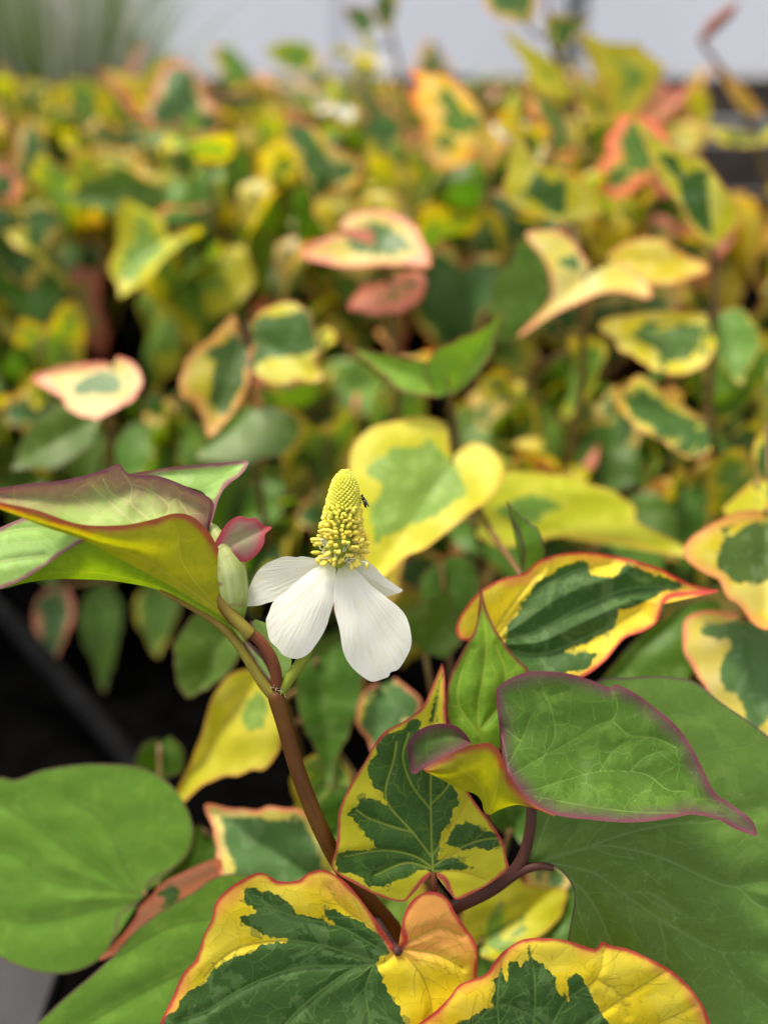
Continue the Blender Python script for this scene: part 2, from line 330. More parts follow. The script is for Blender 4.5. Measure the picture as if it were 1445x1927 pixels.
# ------------------------------------------------------------------ the place: floor, wall, bench
def box(acc, x0, x1, y0, y1, z0, z1, mat=0):
    c = np.array([[x, y, z] for z in (z0, z1) for y in (y0, y1) for x in (x0, x1)])
    for q in ((0, 1, 3, 2), (4, 5, 7, 6), (0, 1, 5, 4), (2, 3, 7, 6), (0, 2, 6, 4), (1, 3, 7, 5)):
        acc.grid(c[[q[0], q[1], q[3], q[2]]].reshape(2, 2, 3), mat=mat)
def boxob(name, b, mat, parent=None):
    a = Acc(); box(a, *b); return a.build(name, mat, parent, smooth=False)
f = boxob('floor', (-30, 30, -30, 40, -.80, -.75), M['floor']); f['kind'] = 'structure'
wall = empty('greenhouse_wall', (0, 2.3, -.75), 'white translucent film wall of the greenhouse above dark boards', 'wall')
xs = np.arange(-5.4, 5.5, 1.2)+.48
for i, x in enumerate(xs):
    boxob('wall_panel', (x+.006, x+1.194, 2.30, 2.305, .13, 2.6), M['film'], wall)
    boxob('batten', (x-.012, x+.012, 2.285, 2.299, .13, 2.6), M['film'], wall)
for z0, z1, m in ((.02, .118, 'plank'), (-.035, .012, 'plank2'), (-.17, -.042, 'plank'), (-.33, -.178, 'plank'), (-.75, -.34, 'plank')):
    boxob('plank', (-5, 6.2, 2.27+.004*random.random(), 2.30, z0, z1), M[m], wall)
a = Acc(); p0 = np.array([(1080-722.5)/FPX*1.75, 2.1, 0]); a.tube(np.array([[p0[0], 2.1, z] for z in np.linspace(-.75, 2.6, 12)]), .030, 24)
tag(a.build('steel_post', M['post'], origin=(p0[0], 2.1, -.75)), 'round grey steel post standing before the white wall', 'post')
bench = empty('nursery_bench', (0, .6, -.75), 'black matted nursery bench under the potted plants, its black deepened for shade', 'bench')
boxob('bench_top', (-1.0, .95, -.12, 1.20, -.03, 0), M['bench'], bench)
for x in (-.95, .9):
    for y in (-.07, 1.15): boxob('leg', (x-.02, x+.02, y-.02, y+.02, -.75, -.031), M['post'], bench)
def line_px(pts, n=24):
    return spline(np.array([W(*p) for p in pts]), n)
a = Acc(); a.tube(line_px([(-90, 1060, .375), (20, 1170, .37), (130, 1295, .36), (260, 1450, .345), (330, 1540, .335)]), .0052, 14)
tag(a.build('irrigation_pipe', M['pipe'], origin=W(130, 1295, .36)), 'dark grey pipe slanting through the black gap under the leaves', 'pipe')
c = W(40, 1900, .27); boxbm = Acc(); box(boxbm, c[0]-.08, c[0]+.012, c[1]-.10, c[1]+.018, .001, .006)
tag(boxbm.build('bench_tray', M['rail'], smooth=False), 'grey plastic tray corner below the left green leaf', 'tray')

# ------------------------------------------------------------------ leaf builders
def catmull_grid(rows, nu, nv):
    A = np.array([spline(r, nv) for r in rows])           # rows x nv x 3
    return np.stack([spline(A[:, j], nu) for j in range(nv)], 1)
def patch(acc, rows, nu=50, nv=120, mat=0, margins=('v0',), veins=(), bulge=0.0, amp=.0006, blot=None, ruff=.00025):
    """rows of (px, py, depth): a curved sheet through them. margins: first row 'v0', last row 'v1', row starts 'u0', row ends 'u1'"""
    G = catmull_grid([np.array(r, float) for r in rows], nu, nv); X, Y, D = G[..., 0], G[..., 1], G[..., 2].copy()
    ed = np.full(X.shape, 400.0)
    for k, pl in (('v0', G[0]), ('v1', G[-1]), ('u0', G[:, 0]), ('u1', G[:, -1])):
        if k in margins: ed = np.minimum(ed, seg_dist(X, Y, pl[::2]))
    vn = np.full(X.shape, 400.0)
    for v in veins: vn = np.minimum(vn, seg_dist(X, Y, spline(v, 30)))
    s = np.linspace(0, 1, nu)[:, None]; t = np.linspace(0, 1, nv)[None]
    D += bulge*np.sin(math.pi*s) + amp*np.exp(-(vn/9)**2) + ruff*np.sin(X/23+Y/31)*np.sin(X/41-Y/17)
    vr = sdf(X, Y, blot)*CM if blot else 5
    acc.grid(W(X, Y, D), X*CM, Y*CM, ed*CM, vr, vn*CM, mat)
def fan(acc, base, outline, dfun, nu=60, nv=240, mat=0, veins=(), blot=None, amp=.0006, ruff=.0004, cm=CM, ridge=9, edgecurl=0.0, plain=False, vee=0.0, og=None, twigs=(), wob=0.0):
    """a leaf blade: ribs run from the stalk point to the traced margin; dfun(px, py) gives each point its distance"""
    O = spline(np.array(outline, float), nv); b = np.array(base, float)
    if wob:
        ph = np.linspace(0, 2*math.pi, nv); k0 = base[0]*.37+base[1]*.11; w_ = O-b; far = np.argmax(np.hypot(*w_.T))
        g_ = 1+wob*(np.sin(3*ph+k0)+.6*np.sin(7*ph+2*k0)+.4*np.sin(13*ph+3*k0))*np.sin(ph/2)+.16*np.exp(-((np.arange(nv)-far)/nv/.045)**2)
        O = b+w_*g_[:, None]
    s = np.linspace(0.0, 1, nu)[:, None]
    X = b[0]+(O[:, 0]-b[0])[None]*s; Y = b[1]+(O[:, 1]-b[1])[None]*s
    ed = seg_dist(X, Y, O); vn = np.full(X.shape, 400.0)
    for v in veins: vn = np.minimum(vn, seg_dist(X, Y, spline(v, 30)))
    D = dfun(X, Y) + amp*np.exp(-(vn/ridge)**2) + ruff*np.sin(X/27+Y/37)*np.sin(X/45-Y/21) + edgecurl*np.exp(-(ed/14)**2)
    D = D - vee*np.minimum(vn, 90)
    for v in twigs: vn = np.minimum(vn, seg_dist(X, Y, spline(v, 8))+.9)
    if plain: vr = np.full(X.shape, 5.0)
    elif blot: vr = sdf(X, Y, blot)*cm
    else: vr = (ed*cm-.42)
    acc.grid(W(X, Y, D), (X-b[0])*cm+10, (Y-b[1])*cm+10, ed*cm, vr, vn*cm, mat, og=0 if og is None else og(X, Y))
def plane(d0, x0, y0, gx, gy, cxx=0, cyy=0, cxy=0):
    return lambda X, Y: d0+gx*(X-x0)+gy*(Y-y0)+cxx*(X-x0)**2+cyy*(Y-y0)**2+cxy*(X-x0)*(Y-y0)
def branches(veins, L=60, step=6, n=30):
    out = []; r = np.random.default_rng(len(veins)*7+int(L))
    for v in veins:
        P = spline(np.array(v, float), n); sgn = 1
        for i in range(4, n-3, max(2, step//2)):
            t = P[i+1]-P[i-1]; t /= np.linalg.norm(t)+1e-9; sgn = -sgn; nrm = np.array([-t[1], t[0]])*sgn
            q = L*r.uniform(.6, 1.15); a_ = r.uniform(.5, .9)
            out.append([tuple(P[i]), tuple(P[i]+q*.5*(t*a_+nrm*.75)), tuple(P[i]+q*(t*(a_+.25)+nrm*.72))])
    return out
def c3(P): return [(600+x/1.71, 1080+y/1.71) for x, y in P]
def c4(P): return [(x/2.007, 1400+y/2.007) for x, y in P]
def c5(P): return [(720+x/1.993, 1400+y/1.993) for x, y in P]
def c2(P): return [(420+x/3.6125, 860+y/3.6125) for x, y in P]
def c1(P): return [(x/2.779, 840+y/2.779) for x, y in P]
def with_d(P, d): return [(*p, dd) for p, dd in zip(P, np.broadcast_to(d, (len(P),)))]
def tube_px(acc, pts, r0, r1, n=40, sides=16, mat=0):
    P = line_px(pts, n); acc.tube(P, np.linspace(r0, r1, n), sides, mat)

# ------------------------------------------------------------------ the flowering plant
hb = W(800, 2090, .205)
hero = empty('chameleon_plant', hb, 'plant with the sharp white flower and bold yellow green red-edged leaves', 'plant')
# stem
a = Acc(); P = line_px([(800, 2090, .205), (770, 1900, .19), (742, 1762, .176), (700, 1702, .172), (640, 1628, .168), (597, 1545, .164), (562, 1455, .162), (538, 1375, .161), (517, 1300, .160)], 70)
rad = np.linspace(.0022, .00162, 70); rad[-5:] *= np.array([1.03, 1.08, 1.12, 1.12, 1.0]); rad[18:24] *= 1.15
a.tube(P, rad, 24); stem = a.build('stem', M['stem'], hero, hb)
# right branch with its stalks
a = Acc(); tube_px(a, [(748, 1775, .178), (800, 1735, .176), (853, 1708, .173), (921, 1676, .172), (961, 1645, .1715), (985, 1610, .171), (997, 1560, .170), (1000, 1515, .1695)], .0018, .0012); a.build('stalk', M['petiole'], hero, hb)
a = Acc(); tube_px(a, [(930, 1670, .172), (975, 1641, .171), (1010, 1630, .170), (1041, 1633, .1695)], .0015, .0007); a.build('stalk', M['petiole'], hero, hb)
a = Acc(); tube_px(a, [(775, 1755, .177), (800, 1715, .170), (816, 1680, .166), (816, 1662, .1645), (815, 1643, .1646)], .0012, .0007); a.build('stalk', M['redpet'], hero, hb)
a = Acc(); tube_px(a, [(870, 1700, .174), (890, 1620, .173), (905, 1560, .170), (918, 1528, .1665)], .0014, .0009); a.build('stalk', M['redpet'], hero, hb)
a = Acc(); tube_px(a, [(640, 1650, .175), (700, 1720, .172), (735, 1770, .166), (750, 1792, .1622)], .0011, .0009); a.build('stalk', M['petiole'], hero, hb)

# H1 central variegated leaf
o1 = c3([(355, 968), (325, 995), (300, 1030), (270, 1055), (200, 1040), (120, 1000), (60, 965), (40, 940), (55, 880), (60, 820), (65, 760), (100, 680), (150, 600), (180, 545), (215, 505), (280, 470), (330, 430), (360, 370), (385, 310), (397, 288), (405, 330), (407, 400), (410, 475), (430, 560), (470, 680), (510, 745), (560, 810), (590, 860), (605, 920), (607, 950), (560, 990), (500, 1025), (445, 1048), (425, 1030), (410, 990), (385, 968)])
g1 = [c3(p) for p in ([(200, 520), (240, 505), (275, 500), (300, 470), (325, 480), (320, 505), (350, 500), (345, 620), (400, 650), (440, 690), (455, 740), (430, 760), (420, 800), (400, 830), (385, 880), (385, 920), (440, 915), (490, 945), (440, 955), (385, 955), (365, 960), (330, 950), (300, 970), (260, 985), (200, 1005), (160, 1005), (145, 980), (110, 965), (60, 960), (50, 930), (60, 900), (110, 890), (160, 895), (190, 880), (150, 840), (130, 810), (90, 775), (95, 755), (130, 740), (125, 720), (180, 725), (215, 745), (230, 740), (205, 700), (175, 690), (160, 640), (165, 600), (190, 580), (185, 540)],
     [(400, 870), (440, 810), (480, 800), (530, 825), (575, 840), (580, 870), (545, 890), (510, 880), (440, 880)], [(355, 480), (365, 430), (385, 350), (398, 320), (392, 360), (378, 430), (368, 480)])]
v1 = [c3(p) for p in ([(368, 960), (362, 860), (360, 640), (372, 470), (397, 300)], [(366, 915), (300, 830), (225, 745), (215, 690), (240, 600), (250, 540)], [(300, 830), (260, 820), (170, 790), (120, 760)], [(366, 945), (300, 905), (200, 890), (80, 910)], [(366, 950), (280, 930), (180, 970)],
     [(369, 900), (430, 810), (480, 730), (490, 700)], [(369, 940), (460, 880), (530, 855), (590, 850)], [(371, 955), (460, 960), (540, 985)], [(361, 760), (300, 680), (270, 590), (290, 510)], [(361, 740), (410, 690), (430, 640)])]
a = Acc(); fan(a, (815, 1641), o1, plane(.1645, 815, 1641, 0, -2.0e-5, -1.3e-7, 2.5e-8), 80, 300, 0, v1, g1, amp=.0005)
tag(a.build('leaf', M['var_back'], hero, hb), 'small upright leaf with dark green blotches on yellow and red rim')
# H2 upright narrow leaf
o2 = c3([(500, 585), (455, 550), (425, 505), (409, 450), (411, 370), (430, 310), (465, 240), (500, 180), (514, 100), (519, 40), (540, 115), (570, 180), (610, 240), (650, 285), (674, 310), (680, 400), (630, 520), (560, 585)])
v2 = [c3(p) for p in ([(530, 585), (510, 450), (528, 330), (538, 220), (521, 60)], [(518, 520), (450, 420), (455, 330), (490, 240)], [(520, 500), (580, 420), (600, 320), (570, 230)])]
a = Acc(); fan(a, (910, 1421), o2, plane(.1745, 910, 1421, 0, -1.0e-5, 1.6e-7, 1.5e-8), 60, 240, 0, v2, plain=True)
tag(a.build('leaf', M['bright'], hero, hb), 'narrow pointed bright green leaf standing upright')
# H3 rolled leaf: bowl, front flap, curled lobe
a = Acc()
top = c3([(588, 600), (578, 480), (568, 385), (585, 355), (640, 325), (700, 312), (800, 320), (870, 340), (935, 365), (955, 355), (1010, 380), (1080, 430), (1150, 490), (1200, 560), (1240, 640), (1272, 702), (1330, 745), (1390, 790), (1410, 835)])
td = [.1655, .168, .170, .1712, .1722, .173, .1735, .1735, .1732, .1728, .1722, .171, .1695, .168, .1662, .1648, .1632, .161, .160]
bot = c3([(588, 602), (592, 612), (600, 622), (612, 645), (640, 690), (665, 720), (690, 740), (725, 760), (760, 775), (810, 785), (860, 790), (930, 797), (1000, 800), (1070, 795), (1140, 785), (1200, 775), (1280, 790), (1340, 822), (1408, 845)])
bd_ = [.1655, .1645, .163, .161, .159, .158, .1573, .157, .1568, .1567, .1566, .1566, .1568, .157, .1575, .158, .159, .1595, .1595]
mid = [((p[0]*.45+q[0]*.55), (p[1]*.45+q[1]*.55), .5*(x+y)+.004*math.sin(math.pi*i/18)) for i, (p, q, x, y) in enumerate(zip(top, bot, td, bd_))]
bveins = [c3(p) for p in ([(600, 660), (720, 590), (820, 535), (890, 490), (945, 470), (960, 420), (940, 370)], [(640, 700), (700, 693), (800, 662), (900, 637), (1000, 637), (1060, 650), (1120, 695), (1180, 700)], [(595, 640), (650, 540), (690, 450), (740, 400), (800, 380)], [(690, 715), (850, 745), (1000, 765), (1150, 770), (1300, 780)],
     [(720, 590), (760, 520), (745, 430), (720, 380)], [(945, 475), (1000, 520), (1080, 530), (1150, 560)], [(900, 637), (950, 570), (1010, 530)], [(1000, 637), (1050, 590), (1110, 570)], [(650, 540), (600, 500)])]
patch(a, [with_d(top, td), mid, with_d(bot, bd_)], 90, 220, 0, ('v0', 'v1'), bveins, amp=.00022)
ft = c3([(335, 628), (400, 592), (470, 557), (515, 546), (550, 545), (580, 570), (600, 622), (640, 690), (690, 740), (760, 775)])
fb = c3([(335, 632), (400, 665), (450, 692), (500, 708), (523, 732), (530, 760), (548, 776), (585, 757), (650, 744), (758, 779)])
fd = [.1585, .1575, .1565, .156, .156, .1565, .1575, .1578, .157, .1568]; gd = [.159, .160, .1615, .163, .1645, .1655, .1655, .164, .1605, .1568]
fm = [((p[0]+q[0])/2+(6 if i < 4 else 0), (p[1]+q[1])/2+2, .5*(x+y)-.0014) for i, (p, q, x, y) in enumerate(zip(ft, fb, fd, gd))]
patch(a, [with_d(ft, fd), fm, with_d(fb, gd)], 50, 140, 1, ('v0',), [c3([(545, 770), (520, 680), (450, 620)]), c3([(545, 770), (570, 690), (575, 620)])], amp=.0003)
lt = c3([(292, 600), (283, 560), (288, 540), (310, 512), (350, 489), (400, 481), (440, 489), (470, 513), (489, 542)])
lb = c3([(296, 640), (312, 643), (330, 630), (350, 618), (385, 600), (410, 587), (440, 572), (470, 557), (489, 545)])
lm = [((p[0]+q[0])/2, (p[1]+q[1])/2, .1655) for p, q in zip(lt, lb)]
patch(a, [with_d(lt, .1655), lm, with_d(lb, [.162, .161, .160, .1593, .1585, .158, .1575, .1572, .157])], 40, 100, 0, ('v0', 'v1', 'u0'))
tag(a.build('leaf', [M['bowl'], M['under']], hero, hb), 'cupped green leaf with purple rim and a rolled lobe')
# H4 large plain leaf
o4 = [(988, 1628), (992, 1590), (999, 1530), (1010, 1470), (1030, 1400), (1070, 1320), (1126, 1279), (1173, 1275), (1230, 1272), (1272, 1275), (1311, 1285), (1354, 1320), (1413, 1361), (1470, 1410), (1560, 1520), (1680, 1700), (1780, 1880), (1700, 1960), (1560, 2030), (1400, 2080), (1250, 2060), (1150, 1980), (1090, 1880), (1066, 1800), (1068, 1765), (1077, 1715), (1080, 1681), (1066, 1651), (1041, 1630), (1010, 1629), (988, 1628)]
v4 = [c5(p) for p in ([(545, 455), (640, 420), (760, 390), (900, 340), (1080, 300), (1240, 290), (1420, 240)], [(600, 440), (800, 385), (900, 390), (1050, 430), (1250, 520), (1330, 535), (1445, 520), (1700, 560)], [(620, 445), (780, 480), (900, 560), (1030, 650), (1150, 720), (1270, 780), (1445, 790), (1700, 900)], [(640, 450), (760, 560), (820, 660), (860, 760)], [(1030, 650), (1060, 760), (1050, 860)], [(1270, 780), (1340, 900), (1445, 990)], [(560, 440), (600, 330), (640, 230)], [(900, 560), (1000, 560), (1120, 640)], [(1330, 535), (1400, 600), (1500, 640)])]
a = Acc(); fan(a, (1108, 1590), o4, plane(.1705, 988, 1632, 6e-6, -2.2e-5, 0, 1.5e-8), 80, 260, 0, v4, twigs=branches(v4, 80, 8), plain=True, amp=.0011, ruff=.00015, ridge=24)
tag(a.build('leaf', M['green_big'], hero, hb), 'very large plain green leaf with curving veins')
# H5 large yellow leaf with red rim
o5 = [(740, 1783), (720, 1759), (698, 1719), (668, 1679), (643, 1654), (608, 1636), (578, 1644), (563, 1656), (538, 1659), (518, 1656), (491, 1642), (458, 1654), (428, 1674), (406, 1699), (399, 1729), (384, 1759), (369, 1804), (344, 1833), (324, 1878), (301, 1927), (270, 2010), (250, 2130), (360, 2220), (520, 2200), (680, 2140), (800, 2050), (870, 1950), (893, 1870), (898, 1801), (893, 1771), (876, 1746), (855, 1716), (845, 1696), (825, 1680), (800, 1679), (775, 1695), (760, 1721), (757, 1746), (763, 1768), (754, 1787)]
g5 = [c4([(1470, 790), (1445, 745), (1380, 690), (1320, 650), (1260, 620), (1225, 625), (1240, 660), (1280, 695), (1240, 680), (1190, 650), (1120, 640), (1100, 600), (1050, 575), (1010, 555), (985, 570), (960, 555), (925, 538), (915, 555), (930, 600), (970, 640), (910, 650), (903, 665), (940, 690), (980, 715), (1085, 740), (985, 765), (960, 785), (900, 800), (830, 830), (800, 870), (770, 905), (720, 940), (680, 970), (680, 1000), (640, 1020), (610, 1058), (580, 1200)]) + [(400, 2180), (640, 2120), (780, 2000), (765, 1927), (740, 1882), (722, 1842), (708, 1815), (722, 1800), (745, 1790)]]
v5 = [c4(p) for p in ([(1495, 785), (1440, 830), (1350, 842), (1250, 905), (1150, 985), (1060, 1080), (900, 1300)], [(1440, 828), (1300, 785), (1200, 757), (1080, 742), (920, 762), (830, 815), (770, 880)], [(1470, 800), (1400, 755), (1280, 690), (1150, 660), (1050, 632), (970, 575), (930, 545)], [(1380, 838), (1150, 842), (1000, 885), (870, 950), (780, 1010), (690, 1040)], [(1410, 840), (1380, 930), (1395, 1060), (1350, 1200)], [(1490, 760), (1400, 690), (1290, 610), (1240, 540)])] + [[(752, 1790), (775, 1810), (800, 1850), (812, 1900), (805, 1960)], [(756, 1780), (790, 1760), (830, 1745), (870, 1760)], [(756, 1785), (820, 1795), (870, 1820)]]
a = Acc(); fan(a, (748, 1790), o5, plane(.1625, 748, 1790, 1.0e-5, -0.6e-5, -1.4e-8, -4.5e-8), 90, 340, 0, v5, g5, twigs=branches(v5, 46, 6), amp=.0007, edgecurl=.0004, og=lambda X, Y: np.clip((X-735)/40, 0, 1)*np.clip((1850-Y)/90, 0, 1)+.55*np.clip(1-np.hypot((X-640)/90, (Y-1670)/55), 0, 1)*1.3)
tag(a.build('leaf', M['var'], hero, hb), 'big dark green and yellow leaf with red rim and orange lobe')
# H6 yellow leaf in front
o6 = [(930, 2060), (840, 2040), (790, 1990), (775, 1945), (790, 1925), (820, 1902), (845, 1877), (866, 1852), (911, 1834), (926, 1816), (946, 1791), (981, 1769), (1016, 1765), (1061, 1769), (1111, 1784), (1121, 1785), (1133, 1772), (1148, 1779), (1182, 1786), (1222, 1804), (1262, 1826), (1292, 1852), (1312, 1877), (1327, 1902), (1336, 1940), (1320, 2010), (1240, 2070), (1120, 2100), (1010, 2080)]
g6 = [c5([(250, 1080), (300, 1040), (400, 990), (415, 960), (418, 880), (445, 845), (465, 885), (480, 820), (500, 820), (512, 862), (545, 770), (560, 790), (600, 820), (615, 850), (640, 890), (665, 970), (680, 930), (695, 965), (698, 880), (720, 853), (740, 870), (770, 930), (800, 980), (820, 1020), (860, 1060), (900, 1250), (300, 1250)])]
v6 = [c5(p) for p in ([(500, 1250), (560, 1080), (570, 900), (548, 760), (530, 735)], [(520, 1250), (620, 1080), (690, 960), (800, 880), (830, 760)], [(480, 1250), (440, 1080), (430, 940), (450, 800)], [(540, 1250), (720, 1080), (860, 980), (980, 900), (1060, 850)], [(560, 1250), (800, 1110), (1000, 1060), (1170, 980)], [(800, 880), (880, 930), (920, 1020)], [(300, 1100), (420, 985), (520, 1000), (600, 1060)])]
a = Acc(); fan(a, (975, 2030), o6, plane(.157, 1050, 1930, 0, 1.2e-5, 2.0e-8, 6e-8), 80, 280, 0, v6, g6, twigs=branches(v6, 44, 6), amp=.0005, edgecurl=.0003)
tag(a.build('leaf', M['var'], hero, hb), 'yellow leaf with dark green fingers and thin red rim in front of the large plain leaf')
a = Acc(); tube_px(a, [(975, 2030, .158), (930, 2050, .165), (850, 2060, .185), (800, 2075, .203)], .001, .0014); a.build('stalk', M['petiole'], hero, hb)

# A: the folded leaf under the flower
a = Acc()
T1 = [(-70, 930, .141), (0, 945, .143), (70, 960, .145), (150, 986, .147), (230, 988, .149), (285, 978, .151), (330, 966, .153), (362, 972, .155), (388, 995, .157), (405, 1020, .1585), (416, 1042, .159)]
lowo = [(-70, 938, .1415), (0, 958, .1445), (80, 990, .148), (160, 1017, .151), (215, 1046, .153), (265, 1072, .155), (310, 1096, .156), (355, 1122, .157), (395, 1147, .158), (425, 1168, .1592), (448, 1182, .1598)]
mo = [((p[0]+q[0])/2, (p[1]+q[1])/2, (p[2]+q[2])/2-.0018*math.sin(math.pi*i/10)) for i, (p, q) in enumerate(zip(T1, lowo))]
patch(a, [T1, mo, lowo], 50, 160, 0, ('v0',), [[(445, 1178), (380, 1110), (340, 1050), (335, 1000)], [(430, 1165), (300, 1070), (200, 1025)]], amp=.0003)
P2 = [(-70, 922, .147), (0, 918, .148), (60, 909, .150), (110, 905, .152), (165, 893, .154), (205, 880, .1555), (225, 873, .156), (245, 892, .157), (300, 896, .1585), (360, 920, .160), (402, 946, .161), (392, 1000, .1605)]
P2b = [(-70, 935, .1425), (0, 952, .1445), (70, 968, .1465), (140, 992, .1485), (190, 996, .1495), (235, 996, .1505), (270, 990, .152), (300, 980, .153), (330, 975, .1545), (362, 982, .1565), (385, 1003, .1585), (392, 1012, .160)]
p2m = [((p[0]+q[0])/2, (p[1]+q[1])/2, max(p[2], q[2])+.0005) for p, q in zip(P2, P2b)]
pv = [c1(p) for p in ([(780, 380), (690, 300), (690, 210), (640, 130)], [(690, 290), (590, 250), (540, 170)], [(860, 380), (885, 310), (780, 230), (700, 200)], [(885, 310), (930, 280), (1010, 390)], [(700, 400), (550, 270), (480, 200)])]
patch(a, [P2, p2m, P2b], 45, 170, 1, ('v0', 'u1'), pv, amp=.0004)
P3 = [(235, 893, .166), (290, 884, .167), (330, 878, .1675), (400, 872, .168), (462, 867, .168), (464, 880, .1665), (450, 897, .165), (428, 912, .1645), (412, 940, .1635), (396, 995, .162)]
P3b = [(235, 905, .165), (270, 905, .166), (310, 905, .1665), (350, 915, .1665), (380, 925, .1665), (388, 935, .166), (390, 945, .165), (390, 955, .1645), (391, 970, .1638), (392, 1000, .162)]
patch(a, [P3, [((p[0]+q[0])/2, (p[1]+q[1])/2, (p[2]+q[2])/2+.0006) for p, q in zip(P3, P3b)], P3b], 36, 140, 2, ('v0',), [])
E4 = [(5, 1107, .1545), (35, 1094, .1545), (62, 1080, .154), (90, 1062, .1535), (120, 1040, .153), (160, 1017, .152), (215, 1042, .1535), (265, 1068, .1555), (310, 1092, .1565), (355, 1118, .1575), (425, 1165, .1598)]
K4 = [(5, 1109, .1548), (50, 1097, .156), (100, 1090, .1575), (150, 1090, .1585), (200, 1092, .159), (245, 1098, .1595), (290, 1108, .160), (335, 1126, .1602), (375, 1150, .1603), (415, 1175, .1603), (450, 1196, .1602)]
patch(a, [E4, [((p[0]+q[0])/2, (p[1]+q[1])/2, (p[2]+q[2])/2-.0006) for p, q in zip(E4, K4)], K4], 30, 140, 3, (), [[(450, 1194), (330, 1118), (200, 1080), (90, 1078)]], amp=.0003)
E5 = [(-80, 1148, .150), (-40, 1128, .151), (0, 1109, .1535), (35, 1095, .154), (62, 1080, .1535), (90, 1062, .153), (120, 1040, .1525), (160, 1017, .1515)]
T5 = [(-80, 1035, .160), (-40, 1012, .160), (0, 993, .160), (30, 980, .159), (70, 966, .158), (95, 972, .1565), (125, 985, .1545), (162, 1012, .152)]
patch(a, [T5, [((p[0]+q[0])/2, (p[1]+q[1])/2, (p[2]+q[2])/2-.001) for p, q in zip(E5, T5)], E5], 40, 110, 2, ('v1', 'v0'), [c1([(-100, 480), (80, 440), (200, 430)]), c1([(-100, 630), (60, 595), (230, 575)])], amp=.0006)
tag(a.build('leaf', [M['under'], M['pale'], M['palegreen'], M['underg']], hero, hb), 'folded leaf with purple rim and glowing olive underside')
# its stalk, the sheath and the neighbours at the node
a = Acc(); tube_px(a, [(300, 1112, .1602), (360, 1142, .1604), (410, 1173, .1604), (445, 1208, .1604), (472, 1248, .1602), (494, 1283, .160), (515, 1308, .160)], .0005, .0014); a.build('stalk', M['petgreen'], hero, hb)
a = Acc(); tube_px(a, [(395, 1090, .1595), (420, 1140, .1595), (446, 1172, .1593), (470, 1190, .1592), (492, 1209, .1592), (510, 1237, .1592), (519, 1265, .1594), (521, 1296, .1598)], .0011, .0013, mat=0); a.build('stalk', M['redpet'], hero, hb)
a = Acc(); tube_px(a, [(395, 1040, .1592), (405, 1100, .1592), (428, 1146, .1590), (462, 1184, .1588), (472, 1194, .1590)], .0010, .00145); a.build('stalk', M['petgreen'], hero, hb)
a = Acc(); patch(a, [[(455, 1207, .1605), (468, 1230, .1605), (485, 1258, .1602), (505, 1284, .160), (532, 1302, .1592)], [(462, 1210, .1598), (478, 1229, .1592), (497, 1252, .159), (512, 1278, .1588), (532, 1298, .1588)], [(470, 1208, .160), (490, 1228, .1602), (506, 1250, .1602), (516, 1272, .160), (527, 1292, .160)]], 14, 40, 0, ('v0', 'v1'))
tag(a.build('stipule', M['palegreen'], hero, hb), 'pale papery sheath at the stem joint')
a = Acc(); patch(a, [[(470, 1170, .162), (472, 1190, .162), (492, 1205, .1622), (512, 1240, .162), (524, 1290, .161)], [(482, 1166, .163), (492, 1182, .1635), (510, 1205, .164), (525, 1240, .163), (530, 1285, .161)], [(476, 1164, .164), (505, 1175, .1655), (520, 1195, .166), (548, 1235, .164), (540, 1290, .161)]], 16, 40, 0, ('v0',))
tag(a.build('stipule', M['palegreen'], hero, hb), 'green bract scale behind the petals')
a = Acc(); tube_px(a, [(528, 1302, .160), (548, 1272, .1605), (572, 1236, .1615), (600, 1170, .163), (625, 1100, .162), (639, 1055, .1605)], .0013, .0012); a.build('flower_stalk', M['stalk'], hero, hb)
a = Acc()
for q in range(16):      # fine hairs at the joint
    t = random.random(); p = W(512+28*t+random.uniform(-4, 4), 1290+20*t, .1583); d = np.array([random.uniform(-1, 1), random.uniform(-1, .2), random.uniform(-.6, .8)])*.0007
    a.tube(np.array([p, p+d*.6, p+d]), [.000022, .000018, .000008], 4)
o = a.build('joint_hairs', M['filament'], hero, hb); o['kind'] = 'stuff'
# bud in the fold
a = Acc(); P = line_px([(446, 1176, .1615), (443, 1150, .1613), (437, 1110, .161), (430, 1070, .161), (418, 1035, .1615), (404, 1003, .162), (396, 984, .1625)], 40)
a.tube(P, np.interp(np.linspace(0, 1, 40), [0, .1, .25, .42, .6, .8, .93, 1], [.0012, .0024, .0035, .0037, .0031, .002, .0012, .0002]), 24)
tag(a.build('flower_bud', M['bud'], hero, hb), 'closed pale green bud held in the folded leaf')
a = Acc(); fan(a, (424, 1030), c1([(1150, 552), (1125, 512), (1160, 440), (1200, 390), (1250, 365), (1300, 375), (1340, 375), (1378, 412), (1422, 424), (1388, 460), (1380, 510), (1340, 570), (1280, 605), (1220, 585), (1165, 560)]), plane(.159, 424, 1030, 2e-5, 1e-5, -2.6e-7, 3e-7), 30, 120, 0, [[(424, 1030), (455, 1012), (500, 992)]], plain=True)
tag(a.build('leaf', M['tiny'], hero, hb), 'tiny purple red young leaf above the bud')

